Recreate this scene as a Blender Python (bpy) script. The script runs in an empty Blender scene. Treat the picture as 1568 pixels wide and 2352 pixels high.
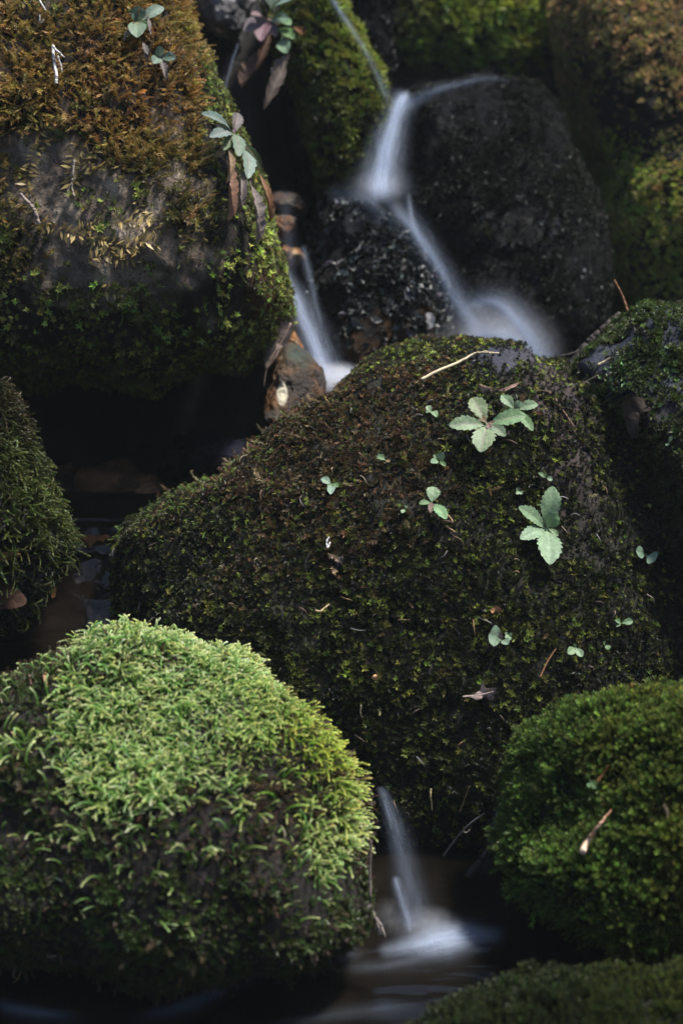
import bpy, math, random
import numpy as np
from mathutils import Vector
from mathutils.bvhtree import BVHTree

random.seed(7)
RNG = np.random.default_rng(11)
S = bpy.context.scene
COL = S.collection

# ------------------------------------------------------------------ camera
CAM = np.array([0.0, -1.30, 0.62])
PITCH = math.radians(22.0)
VD = np.array([0.0, math.cos(PITCH), -math.sin(PITCH)])     # view axis
VR = np.array([1.0, 0.0, 0.0])
VU = np.array([0.0, math.sin(PITCH), math.cos(PITCH)])
TAN = math.tan(math.radians(16.0))
cd = bpy.data.cameras.new("camera")
cd.sensor_fit = 'VERTICAL'; cd.sensor_height = 36.0; cd.sensor_width = 24.0
cd.lens = 18.0 / TAN
cd.clip_start = 0.02; cd.clip_end = 200.0
cd.dof.use_dof = True; cd.dof.focus_distance = 1.41; cd.dof.aperture_fstop = 6.0
cam = bpy.data.objects.new("camera", cd); COL.objects.link(cam)
cam.location = CAM; cam.rotation_euler = (math.pi / 2 - PITCH, 0, 0)
S.camera = cam

# ------------------------------------------------------------------ light
SUN_EL, SUN_AZ = 66.0, 66.0          # degrees above the horizon; degrees from +Y (away from camera) towards +X
w = bpy.data.worlds.new("World"); S.world = w; w.use_nodes = True
nt = w.node_tree; bg = nt.nodes['Background']
sky = nt.nodes.new('ShaderNodeTexSky'); sky.sky_type = 'NISHITA'; sky.sun_disc = False
sky.sun_elevation = math.radians(SUN_EL); sky.sun_rotation = math.radians(SUN_AZ)
nt.links.new(sky.outputs[0], bg.inputs[0]); bg.inputs[1].default_value = 0.115
sd = bpy.data.lights.new("sun", 'SUN'); sd.energy = 3.8; sd.angle = math.radians(7.0); sd.color = (1.0, 0.97, 0.92)
sun = bpy.data.objects.new("sun", sd); COL.objects.link(sun)
el, az = math.radians(SUN_EL), math.radians(SUN_AZ)
sdir = Vector((math.cos(el) * math.sin(az), math.cos(el) * math.cos(az), math.sin(el)))
sun.rotation_euler = sdir.to_track_quat('Z', 'Y').to_euler()
sun.location = sdir * 8
S.view_settings.view_transform = 'Standard'; S.view_settings.look = 'None'
S.view_settings.exposure = 1.05; S.view_settings.gamma = 1.0
try: S.view_settings.use_curve_mapping = False
except Exception: pass
cy = S.cycles
cy.max_bounces = 8; cy.diffuse_bounces = 3; cy.glossy_bounces = 3; cy.transmission_bounces = 4
cy.volume_bounces = 1; cy.transparent_max_bounces = 24
cy.use_denoising = True

# ------------------------------------------------------------------ helpers
def srgb(r, g, b):
    f = lambda c: (c / 255 / 12.92) if c / 255 <= 0.04045 else ((c / 255 + 0.055) / 1.055) ** 2.4
    return np.array([f(r), f(g), f(b)])

def P(px, py, t):
    """world point seen at picture position (px, py) [1568 x 2352 grid] at distance t along the view axis"""
    px = np.asarray(px, float); py = np.asarray(py, float); t = np.asarray(t, float)
    x = (px - 784) / 1176 * TAN; y = (1176 - py) / 1176 * TAN
    return CAM + t[..., None] * (VD + x[..., None] * VR + y[..., None] * VU)

def proj(W):
    d = W - CAM; t = d @ VD
    return 784 + (d @ VR) / t / TAN * 1176, 1176 - (d @ VU) / t / TAN * 1176, t

def mpp(t): return t * TAN / 1176          # metres per picture unit at distance t

_perm = np.random.default_rng(3).permutation(256); _perm = np.concatenate([_perm, _perm, _perm])
_grad = np.random.default_rng(4).normal(size=(256, 3)); _grad /= np.linalg.norm(_grad, axis=1)[:, None]
def perlin(p):
    p = np.asarray(p, float); i = np.floor(p).astype(int); f = p - i; i &= 255
    u = f * f * f * (f * (f * 6 - 15) + 10); r = 0
    for dx in (0, 1):
        for dy in (0, 1):
            for dz in (0, 1):
                h = _perm[_perm[_perm[(i[..., 0] + dx) & 255] + ((i[..., 1] + dy) & 255)] + ((i[..., 2] + dz) & 255)]
                dd = _grad[h & 255] * (f - np.array([dx, dy, dz]))
                wgt = (u[..., 0] if dx else 1 - u[..., 0]) * (u[..., 1] if dy else 1 - u[..., 1]) * (u[..., 2] if dz else 1 - u[..., 2])
                r = r + wgt * dd.sum(-1)
    return r * 1.5
def fbm(p, oct=4, gain=0.5):
    a, r, p = 1.0, 0, np.asarray(p, float)
    for k in range(oct):
        r = r + a * perlin(p * 2 ** k + 17.3 * k); a *= gain
    return r
def sstep(a, b, x):
    q = np.clip((x - a) / (b - a), 0, 1); return q * q * (3 - 2 * q)
def unit(v): return v / np.maximum(np.linalg.norm(v, axis=-1, keepdims=True), 1e-9)

def mesh_obj(name, V, F, mat, parent=None, col=None, uv=None, smooth=True, attrs=None):
    """V (n,3) world coordinates, F int array (m,3) or (m,4)"""
    V = np.asarray(V, np.float64); F = np.asarray(F, np.int32)
    org = np.array(parent.location) if parent is not None else np.zeros(3)
    if parent is not None and parent.parent is not None: org = org + np.array(parent.parent.location)
    me = bpy.data.meshes.new(name)
    k = F.shape[1]; m = len(F)
    me.vertices.add(len(V)); me.vertices.foreach_set('co', (V - org).astype(np.float32).ravel())
    me.loops.add(m * k); me.loops.foreach_set('vertex_index', F.ravel())
    me.polygons.add(m); me.polygons.foreach_set('loop_start', np.arange(0, m * k, k, dtype=np.int32))
    me.polygons.foreach_set('loop_total', np.full(m, k, np.int32))
    me.polygons.foreach_set('use_smooth', np.full(m, bool(smooth)))
    me.update(calc_edges=True)
    if col is not None:
        a = me.attributes.new('col', 'FLOAT_COLOR', 'POINT')
        a.data.foreach_set('color', np.concatenate([col, np.ones((len(V), 1))], 1).astype(np.float32).ravel())
    for an, av in (attrs or {}).items():
        a = me.attributes.new(an, 'FLOAT', 'POINT'); a.data.foreach_set('value', np.asarray(av, np.float32).ravel())
    if uv is not None:
        l = me.uv_layers.new(name='UVMap'); l.data.foreach_set('uv', uv[F.ravel()].astype(np.float32).ravel())
    me.materials.append(mat)
    o = bpy.data.objects.new(name, me); COL.objects.link(o)
    if parent is not None: o.parent = parent
    return o

def thing(name, label, cat, loc, group=None):
    o = bpy.data.objects.new(name, None); COL.objects.link(o)
    o.location = [float(c) for c in loc]; o.empty_display_size = 0.02
    o['label'] = label; o['category'] = cat
    if group: o['group'] = group
    return o

def grid_faces(nr, nc, wrap=False):
    r = np.arange(nr - 1)[:, None]; c = np.arange(nc if wrap else nc - 1)[None, :]; c2 = (c + 1) % nc
    return np.stack([r * nc + c, r * nc + c2, (r + 1) * nc + c2, (r + 1) * nc + c], -1).reshape(-1, 4)

def spline(pts, n):
    pts = np.asarray(pts, float); k = len(pts)
    q = np.concatenate([[2 * pts[0] - pts[1]], pts, [2 * pts[-1] - pts[-2]]])
    s = np.linspace(0, k - 1 - 1e-6, n); i = s.astype(int); f = (s - i)[:, None]
    a, b, c, d = q[i], q[i + 1], q[i + 2], q[i + 3]
    return 0.5 * (2 * b + (c - a) * f + (2 * a - 5 * b + 4 * c - d) * f ** 2 + (3 * b - a - 3 * c + d) * f ** 3)

def tube(points, radii, n=40, sides=7, wob=0.0):
    """tapered bent rod through world points; returns V, F"""
    pr = spline(np.concatenate([np.asarray(points, float), np.asarray(radii, float)[:, None]], 1), n)
    c, r = pr[:, :3], np.maximum(pr[:, 3], 1e-5)
    if wob: c = c + wob * np.stack([perlin(np.stack([np.arange(n) * .23 + o, np.full(n, 3.1 * o), np.zeros(n)], -1)) for o in (1.7, 5.2, 9.4)], -1)
    tg = unit(np.gradient(c, axis=0)); ref = np.where(np.abs(tg[:, 2:3]) > .9, [[1., 0, 0]], [[0, 0, 1.]])
    a = unit(np.cross(tg, ref)); b = np.cross(tg, a)
    th = np.linspace(0, 2 * math.pi, sides, endpoint=False)
    V = c[:, None] + r[:, None, None] * (a[:, None] * np.cos(th)[None, :, None] + b[:, None] * np.sin(th)[None, :, None])
    V = np.concatenate([V.reshape(-1, 3), c[:1], c[-1:]]); F = grid_faces(n, sides, True)
    i0 = n * sides
    cap = [[i0, k, (k + 1) % sides, (k + 1) % sides] for k in range(sides)]
    T = np.concatenate([F[:, [0, 1, 2]], F[:, [0, 2, 3]], np.array([[i0, (k + 1) % sides, k] for k in range(sides)]),
                        np.array([[i0 + 1, (n - 1) * sides + k, (n - 1) * sides + (k + 1) % sides] for k in range(sides)])])
    return V, T

def join(parts):
    Vs, Fs, o = [], [], 0
    for V, F in parts: Vs.append(V); Fs.append(F + o); o += len(V)
    return np.concatenate(Vs), np.concatenate(Fs)

# ------------------------------------------------------------------ materials
def new_mat(name):
    m = bpy.data.materials.new(name); m.use_nodes = True
    t = m.node_tree; b = t.nodes['Principled BSDF']; return m, t, b
def nn(t, kind, **kw):
    n = t.nodes.new(kind)
    for k, v in kw.items(): setattr(n, k, v)
    return n
def noise(t, scale, detail=6, rough=.6, vec=None):
    n = nn(t, 'ShaderNodeTexNoise'); n.inputs['Scale'].default_value = scale; n.inputs['Detail'].default_value = detail
    n.inputs['Roughness'].default_value = rough
    if vec is not None: t.links.new(vec, n.inputs['Vector'])
    return n
def ramp(t, src, stops):
    r = nn(t, 'ShaderNodeValToRGB'); e = r.color_ramp.elements
    while len(e) < len(stops): e.new(0.5)
    for k, (p, c) in enumerate(stops):
        e[k].position = p; e[k].color = (*c, 1) if hasattr(c, '__len__') else (c, c, c, 1)
    t.links.new(src, r.inputs[0]); return r

def rock_mat(name, rough=(.25, .7), bump=.6, scale=1.0, spec=.5, contrast=1.0):
    """stone: mottled by grain, colour carried by the mesh attribute"""
    m, t, b = new_mat(name); L = t.links
    co = nn(t, 'ShaderNodeNewGeometry').outputs['Position']
    at = nn(t, 'ShaderNodeAttribute', attribute_name='col')
    n1 = noise(t, 45 * scale, 8, .7, co); n2 = noise(t, 260 * scale, 6, .7, co); n3 = noise(t, 9 * scale, 5, .6, co)
    r1 = ramp(t, n1.outputs[0], [(.3, .45), (.5, 1.0), (.72, 1.9)])
    r2 = ramp(t, n2.outputs[0], [(.35, .55), (.6, 1.1), (.75, 2.2)])
    mx = nn(t, 'ShaderNodeMix', data_type='RGBA', blend_type='MULTIPLY'); mx.inputs[0].default_value = .8 * contrast
    L.new(at.outputs['Color'], mx.inputs[6]); L.new(r1.outputs[0], mx.inputs[7])
    mx2 = nn(t, 'ShaderNodeMix', data_type='RGBA', blend_type='MULTIPLY'); mx2.inputs[0].default_value = .7 * contrast
    L.new(mx.outputs[2], mx2.inputs[6]); L.new(r2.outputs[0], mx2.inputs[7])
    L.new(mx2.outputs[2], b.inputs['Base Color'])
    rr = nn(t, 'ShaderNodeMapRange'); rr.inputs['From Min'].default_value = .35; rr.inputs['From Max'].default_value = .65
    rr.inputs['To Min'].default_value = rough[0]; rr.inputs['To Max'].default_value = rough[1]
    L.new(n3.outputs[0], rr.inputs[0]); L.new(rr.outputs[0], b.inputs['Roughness'])
    b.inputs['Specular IOR Level'].default_value = spec
    ad = nn(t, 'ShaderNodeMath', operation='ADD'); L.new(n1.outputs[0], ad.inputs[0]); L.new(n2.outputs[0], ad.inputs[1])
    bp = nn(t, 'ShaderNodeBump'); bp.inputs['Strength'].default_value = bump; bp.inputs['Distance'].default_value = .004 / scale
    L.new(ad.outputs[0], bp.inputs['Height']); L.new(bp.outputs[0], b.inputs['Normal'])
    return m

def leafy_mat(name, rough=.5, trans=.25, spec=.3, bump=0):
    m, t, b = new_mat(name); L = t.links
    at = nn(t, 'ShaderNodeAttribute', attribute_name='col')
    col = at.outputs['Color']
    if bump:
        co = nn(t, 'ShaderNodeNewGeometry').outputs['Position']
        n1 = noise(t, 420, 5, .6, co)
        r1 = ramp(t, n1.outputs[0], [(.3, .72), (.7, 1.25)])
        mx = nn(t, 'ShaderNodeMix', data_type='RGBA', blend_type='MULTIPLY'); mx.inputs[0].default_value = 1
        L.new(col, mx.inputs[6]); L.new(r1.outputs[0], mx.inputs[7]); col = mx.outputs[2]
        bp = nn(t, 'ShaderNodeBump'); bp.inputs['Strength'].default_value = bump; bp.inputs['Distance'].default_value = .002
        L.new(n1.outputs[0], bp.inputs['Height']); L.new(bp.outputs[0], b.inputs['Normal'])
    L.new(col, b.inputs['Base Color'])
    b.inputs['Roughness'].default_value = rough; b.inputs['Specular IOR Level'].default_value = spec
    tr = nn(t, 'ShaderNodeBsdfTranslucent'); L.new(col, tr.inputs[0])
    ms = nn(t, 'ShaderNodeMixShader'); ms.inputs[0].default_value = trans
    L.new(b.outputs[0], ms.inputs[1]); L.new(tr.outputs[0], ms.inputs[2])
    L.new(ms.outputs[0], t.nodes['Material Output'].inputs[0])
    return m

def foam_mat(name, streak=(34, 1.6), lo=.38, hi=.66, tint=(.60, .69, .86), soft=.22):  # blue tint puts sky light into the foam colour
    m, t, b = new_mat(name); L = t.links; t.nodes.remove(b)
    uv = nn(t, 'ShaderNodeUVMap'); mp = nn(t, 'ShaderNodeMapping'); L.new(uv.outputs[0], mp.inputs[0])
    mp.inputs['Scale'].default_value = (streak[0], streak[1], 1)
    n = noise(t, 1.0, 4, .55, mp.outputs[0])
    mr = nn(t, 'ShaderNodeMapRange'); mr.inputs['From Min'].default_value = lo; mr.inputs['From Max'].default_value = hi
    mr.inputs['To Min'].default_value = soft; L.new(n.outputs[0], mr.inputs[0])
    at = nn(t, 'ShaderNodeAttribute', attribute_name='foam')
    mu = nn(t, 'ShaderNodeMath', operation='MULTIPLY', use_clamp=True); L.new(at.outputs['Fac'], mu.inputs[0]); L.new(mr.outputs[0], mu.inputs[1])
    d = nn(t, 'ShaderNodeBsdfDiffuse'); d.inputs[0].default_value = (*tint, 1)
    tl = nn(t, 'ShaderNodeBsdfTranslucent'); tl.inputs[0].default_value = (*tint, 1)
    m1 = nn(t, 'ShaderNodeMixShader'); m1.inputs[0].default_value = .5; L.new(d.outputs[0], m1.inputs[1]); L.new(tl.outputs[0], m1.inputs[2])
    tp = nn(t, 'ShaderNodeBsdfTransparent')
    m2 = nn(t, 'ShaderNodeMixShader'); L.new(mu.outputs[0], m2.inputs[0]); L.new(tp.outputs[0], m2.inputs[1]); L.new(m1.outputs[0], m2.inputs[2])
    L.new(m2.outputs[0], t.nodes['Material Output'].inputs[0])
    return m

def mist_mat(name, dens, nscale=(3, 3, 1.2), power=1.6):
    m, t, b = new_mat(name); L = t.links; t.nodes.remove(b)
    tc = nn(t, 'ShaderNodeTexCoord')
    mp = nn(t, 'ShaderNodeMapping'); mp.inputs['Location'].default_value = (-1, -1, -1); mp.inputs['Scale'].default_value = (2, 2, 2)
    L.new(tc.outputs['Generated'], mp.inputs[0])
    ln = nn(t, 'ShaderNodeVectorMath', operation='LENGTH'); L.new(mp.outputs[0], ln.inputs[0])
    mr = nn(t, 'ShaderNodeMapRange'); mr.inputs['From Min'].default_value = 1.0; mr.inputs['From Max'].default_value = 0.0
    L.new(ln.outputs['Value'], mr.inputs[0])
    pw = nn(t, 'ShaderNodeMath', operation='POWER'); pw.inputs[1].default_value = power; L.new(mr.outputs[0], pw.inputs[0])
    m2 = nn(t, 'ShaderNodeMapping'); m2.inputs['Scale'].default_value = nscale; L.new(mp.outputs[0], m2.inputs[0])
    n = noise(t, 1.0, 3, .5, m2.outputs[0])
    nr = nn(t, 'ShaderNodeMapRange'); nr.inputs['From Min'].default_value = .3; nr.inputs['From Max'].default_value = .7
    nr.inputs['To Min'].default_value = .35; nr.inputs['To Max'].default_value = 1.5; L.new(n.outputs[0], nr.inputs[0])
    mu = nn(t, 'ShaderNodeMath', operation='MULTIPLY'); L.new(pw.outputs[0], mu.inputs[0]); L.new(nr.outputs[0], mu.inputs[1])
    m3 = nn(t, 'ShaderNodeMath', operation='MULTIPLY'); m3.inputs[1].default_value = dens; L.new(mu.outputs[0], m3.inputs[0])
    v = nn(t, 'ShaderNodeVolumePrincipled'); v.inputs['Color'].default_value = (.93, .95, 1.0, 1)
    L.new(m3.outputs[0], v.inputs['Density'])
    L.new(v.outputs[0], t.nodes['Material Output'].inputs['Volume'])
    return m

def water_mat(name, base, rough, scale, bump, dist=.01):
    m, t, b = new_mat(name); L = t.links
    co = nn(t, 'ShaderNodeNewGeometry').outputs['Position']
    mp = nn(t, 'ShaderNodeMapping'); mp.inputs['Scale'].default_value = scale; L.new(co, mp.inputs[0])
    n = noise(t, 1.0, 3, .5, mp.outputs[0])
    bp = nn(t, 'ShaderNodeBump'); bp.inputs['Strength'].default_value = bump; bp.inputs['Distance'].default_value = dist
    L.new(n.outputs[0], bp.inputs['Height']); L.new(bp.outputs[0], b.inputs['Normal'])
    n2 = noise(t, 9.0, 5, .6, co)
    r = ramp(t, n2.outputs[0], [(.35, base * .35), (.55, base), (.7, base * 1.9)])
    L.new(r.outputs[0], b.inputs['Base Color'])
    b.inputs['Roughness'].default_value = rough; b.inputs['IOR'].default_value = 1.33
    return m

M_ROCK = rock_mat('mossy_rock', (.5, .85), .7, spec=.25)
M_BARE = rock_mat('lichen_rock', (.55, .9), 1.0, .8, spec=.25)
M_WET = rock_mat('wet_rock', (.15, .45), .8, .7, spec=.45)
M_WETBUMP = rock_mat('wet_bumpy_rock', (.18, .42), 1.0, .6, spec=.12, contrast=.7)
M_DARK = rock_mat('painted_shade_rock', (.7, .95), .5, spec=.04)  # near-black stone for painted shade
M_PALE = rock_mat('pale_rock', (.4, .7), .8, .7, contrast=1.2)
M_GROUND = rock_mat('forest_soil', (.6, .95), .8, .5, spec=.2)
M_MOSS = leafy_mat('moss_leaf', .45, .38, .35)
M_MOSS_PALE = leafy_mat('pale_moss_leaf', .42, .5, .35)
M_WETMOSS = leafy_mat('wet_moss_leaf', .45, .1, .35)
M_LEAF = leafy_mat('rosette_leaf', .55, .22, .3, .25)
M_DEAD = leafy_mat('dead_leaf', .7, .15, .2, .5)
M_WOOD = leafy_mat('dry_stalk', .6, .05, .3, .5)
M_FOAM = foam_mat('silky_water')
M_FOAM2 = foam_mat('pool_foam', (9, 1.3), .35, .75, soft=.45)

# ------------------------------------------------------------------ ground
def ground_z(x, y):
    z = -0.20 + 0.02 * fbm(np.stack([x * 3, y * 3, x * 0], -1), 3)
    z = z + 0.30 * sstep(.35, 1.2, y) + np.maximum(y - .85, 0) * 1.15
    z = z + np.maximum(np.abs(x - .05) - .75, 0) * 1.35  # unseen side banks, shaped to hold back low sky light
    z = z + 0.42 * sstep(.42, .62, y) * sstep(.02, -.10, x)  # left bank raised to shut light out behind the hollow
    z = z + np.maximum(-1.9 - y, 0) * 0.55  # unseen bank behind the camera, sloped for the fill light it admits
    far = np.maximum(np.hypot(x, y) - 2.2, 0)
    z = z + 0.25 * sstep(0, 2, far) * fbm(np.stack([x * .7, y * .7, x * 0 + 4], -1), 4)
    cap = 1.35 + 1.9 * np.exp(-((y + .4) / 1.1) ** 2)  # bank height set for the sky light it lets in
    return np.minimum(z, cap + .4 * perlin(np.stack([x * .3, y * .3, x * 0], -1)))
gs = np.linspace(-1, 1, 261); gs = np.sign(gs) * (np.abs(gs) * 1.4 + 16.6 * np.abs(gs) ** 4)
gx, gy = np.meshgrid(gs, gs); gxf, gyf = gx.ravel(), gy.ravel()
gv = np.stack([gxf, gyf, ground_z(gxf, gyf)], -1)
gcol = np.tile(srgb(24, 21, 18), (len(gv), 1)) * (1 + .4 * fbm(gv * 3, 3))[:, None]
ground = mesh_obj('ground', gv, grid_faces(261, 261), M_GROUND, col=np.clip(gcol, .004, 1))
ground['kind'] = 'structure'

# ------------------------------------------------------------------ boulders
BOULD = {}
class Boulder: pass
def boulder(key, label, outline, centre, t, front, back, tilt=.2, e=.8, amp=.008, freq=14, mat=None, colfn=None,
            name='boulder', cat='boulder', res=(150, 220), ridge=0.0, part='rock', root=None, detail=.0018):
    cx, cy_ = centre
    ol = np.asarray(outline, float); n = len(ol)
    dense = spline(np.concatenate([ol, ol[:1]]), 600)
    ang = np.arctan2(cy_ - dense[:, 1], dense[:, 0] - cx); rad = np.hypot(dense[:, 0] - cx, dense[:, 1] - cy_)
    o = np.argsort(ang); ang, rad = ang[o], rad[o]
    nphi, nth = res
    th = np.linspace(-math.pi, math.pi, nth, endpoint=False)
    r = np.interp(th, ang, rad, period=2 * math.pi)
    phi = np.linspace(0.01, math.pi - .01, nphi)
    s = np.sin(phi) ** e; c = np.sign(np.cos(phi)) * np.abs(np.cos(phi)) ** e
    PX = cx + s[:, None] * r[None] * np.cos(th); PY = cy_ - s[:, None] * r[None] * np.sin(th)
    up = (cy_ - PY) * mpp(t)
    V = P(PX, PY, t + tilt * up)
    dep = np.where(c > 0, c * front, c * back)
    V = V - dep[:, None, None] * VD
    V = V.reshape(-1, 3)
    cen = V.mean(0); dirn = unit(V - cen)
    nv = fbm(V * freq + hash(key) % 97 * 0 + len(key) * 3.3, 5, .5)
    if ridge: nv = nv - ridge * np.abs(fbm(V * freq * .6 + 9.1, 4, .55))
    V = V + dirn * (amp * nv + detail * fbm(V * 75 + 5.5, 3))[:, None]
    F = grid_faces(nphi, nth, True)
    F = F[:, ::-1]
    b = Boulder(); b.V, b.F = V, F
    T = np.concatenate([F[:, [0, 1, 2]], F[:, [0, 2, 3]]])
    a, bb, cc = V[T[:, 0]], V[T[:, 1]], V[T[:, 2]]
    fn = np.cross(bb - a, cc - a)
    if ((a - cen) * fn).sum(-1).mean() < 0:
        F = F[:, ::-1]; T = T[:, ::-1]; fn = -fn; b.F = F
    vn = np.zeros_like(V)
    for k in range(3): np.add.at(vn, T[:, k], fn)
    b.vn = unit(vn); b.T = T; b.area = np.linalg.norm(fn, axis=1) / 2
    b.cen = cen; b.t = t
    px, py, _ = proj(V)
    if colfn is None: col = np.tile(srgb(60, 56, 54), (len(V), 1))
    else: col = colfn(px, py, V, b.vn)
    if root is None:
        base = cen.copy(); base[2] = V[:, 2].min()
        b.root = thing(name, label, cat, base)
    else: b.root = root
    b.obj = mesh_obj(part, V, F, mat or M_ROCK, b.root, col=np.clip(col * .82, .002, 1))  # stone colour scaled down too, leaving the sun patch brighter
    b.bvh = BVHTree.FromPolygons([Vector(v) for v in V], [tuple(int(q) for q in f) for f in F])
    BOULD[key] = b
    return b

def hit(px, py, keys=None, lift=0.0, default=None):
    """where the camera ray through (px, py) first meets the given boulders -> point, normal"""
    d = unit(P(px, py, 1.0) - CAM); best = None
    for k in (keys or BOULD):
        loc, nor, _, dist = BOULD[k].bvh.ray_cast(Vector(CAM), Vector(d))
        if loc is not None and (best is None or dist < best[2]): best = (np.array(loc), np.array(nor), dist)
    if best is None:
        return P(px, py, default or 1.5), -VD
    n = best[1] if best[1] @ d < 0 else -best[1]
    return best[0] + n * lift, n

# ------------------------------------------------------------------ moss
def blade(base, d, side, ln, wd, cup=.15):
    nrm = np.cross(d, side); m = base + d * ln * .45 + nrm * ln * cup
    return np.array([base, m + side * wd, base + d * ln, m - side * wd])

def template(kind, rs):
    V, h = [], []
    def add(b, d, ln, wd, hh, cup=.15, side=None):
        d = unit(d)
        if side is None: side = unit(np.cross(d, rs.normal(size=3)))
        V.append(blade(b, d, side, ln, wd, cup)); h.append([hh, min(1, hh + .08), min(1, hh + .22), min(1, hh + .08)])
    if kind == 'frond':          # hooked, catkin-like shoot
        hook = rs.uniform(.3, .95)
        f = lambda s: np.array([hook * .85 * s ** 2.3, .06 * math.sin(s * 3 + hook * 9), s - .52 * hook * s ** 3.2])
        for k in range(12):
            s = .10 + .86 * k / 11; c = f(s); tg = unit(f(s + .02) - f(s - .02))
            for j in range(3):
                a = 2 * math.pi * (j / 3 + k * .19) + rs.uniform(-.3, .3)
                ax = unit(np.cross(tg, [0.1, 1, .2])); ay = np.cross(tg, ax)
                rd = ax * math.cos(a) + ay * math.sin(a)
                add(c, tg * 1.0 + rd * rs.uniform(.18, .42), .20 - .07 * s, .046 - .012 * s, s ** 2.6 * .95, .1, unit(np.cross(tg + .3 * rd, rd)))
        add(f(.95), f(1.0) - f(.93), .16, .034, .95)
    elif kind == 'star':
        c = np.array([0, 0, .45])
        for j in range(7):
            a = 2 * math.pi * j / 7 + rs.uniform(-.3, .3); e = rs.uniform(.35, 1.0)
            d = np.array([math.cos(a) * math.cos(e), math.sin(a) * math.cos(e), math.sin(e)])
            add(c, d, rs.uniform(.4, .6), .09, .75, .12, np.array([-math.sin(a), math.cos(a), 0]))
        for j in range(4):
            a = rs.uniform(0, 6.28)
            add(np.array([0, 0, .1]), np.array([math.cos(a) * .6, math.sin(a) * .6, 1]), .4, .07, .1)
    elif kind == 'spike':
        lean = rs.uniform(.1, .3)
        f = lambda s: np.array([lean * s ** 2, 0, s * .8])
        for k in range(5):
            s = .1 + .8 * k / 4; c = f(s)
            for j in range(4):
                a = 2 * math.pi * (j / 4 + k * .13) + rs.uniform(-.3, .3)
                rd = np.array([math.cos(a), math.sin(a), 0])
                add(c, np.array([lean, 0, 1.0]) + rd * rs.uniform(.35, .7), .34 - .08 * s, .045, s ** 1.6 * .85, .1, np.array([-math.sin(a), math.cos(a), 0]))
    elif kind == 'feather':      # flat pinnate strand
        bend = rs.uniform(-.3, .3)
        f = lambda s: np.array([.25 * s ** 2, bend * s ** 2, s])
        for k in range(11):
            s = .06 + .9 * k / 10; c = f(s); tg = unit(f(s + .02) - f(s - .02))
            for sg in (-1, 1):
                ln = .30 * (1 - .55 * s) * rs.uniform(.6, 1.2)
                d = tg * .75 + sg * np.array([0, 1, 0]) + rs.normal(size=3) * .22
                add(c, d, ln, .030, s, .1)
            add(c - tg * .05, tg + rs.normal(size=3) * .1, .17, .022, s)
    elif kind == 'leaflet':      # small round wet leaves
        for j in range(5):
            a = 2 * math.pi * j / 5 + rs.uniform(-.5, .5); e = rs.uniform(.1, .9)
            d = np.array([math.cos(a) * math.cos(e), math.sin(a) * math.cos(e), math.sin(e)])
            add(np.array([0, 0, .1]), d, rs.uniform(.4, .7), .2, .5, .2, np.array([-math.sin(a), math.cos(a), 0]))
    V = np.concatenate(V); n = len(V) // 4
    q = np.arange(n)[:, None] * 4
    F = np.concatenate([q + [0, 1, 2], q + [0, 2, 3]])
    return V, F, np.concatenate(h)
TPL = {k: [template(k, np.random.default_rng(50 + i)) for i in range(6)] for k in ('frond', 'star', 'spike', 'feather', 'leaflet')}

def scatter(b, n, mask=None, seed=1, facing=-.28):
    rs = np.random.default_rng(seed)
    f = rs.choice(len(b.T), n, p=b.area / b.area.sum())
    u, v = rs.random(n), rs.random(n); fl = u + v > 1; u[fl], v[fl] = 1 - u[fl], 1 - v[fl]
    wts = np.stack([1 - u - v, u, v], -1)[..., None]
    Pp = (b.V[b.T[f]] * wts).sum(1); N = unit((b.vn[b.T[f]] * wts).sum(1))
    ok = (N * unit(CAM - Pp)).sum(-1) > facing
    Pp, N = Pp[ok], N[ok]
    px, py, t = proj(Pp)
    ok = (px > -330) & (px < 1960) & (py > -150) & (py < 2480)
    Pp, N, px, py = Pp[ok], N[ok], px[ok], py[ok]
    if mask is not None:
        d = mask(px, py, Pp, N); ok = rs.random(len(Pp)) < d
        Pp, N, px, py = Pp[ok], N[ok], px[ok], py[ok]
    return Pp, N, px, py

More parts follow.
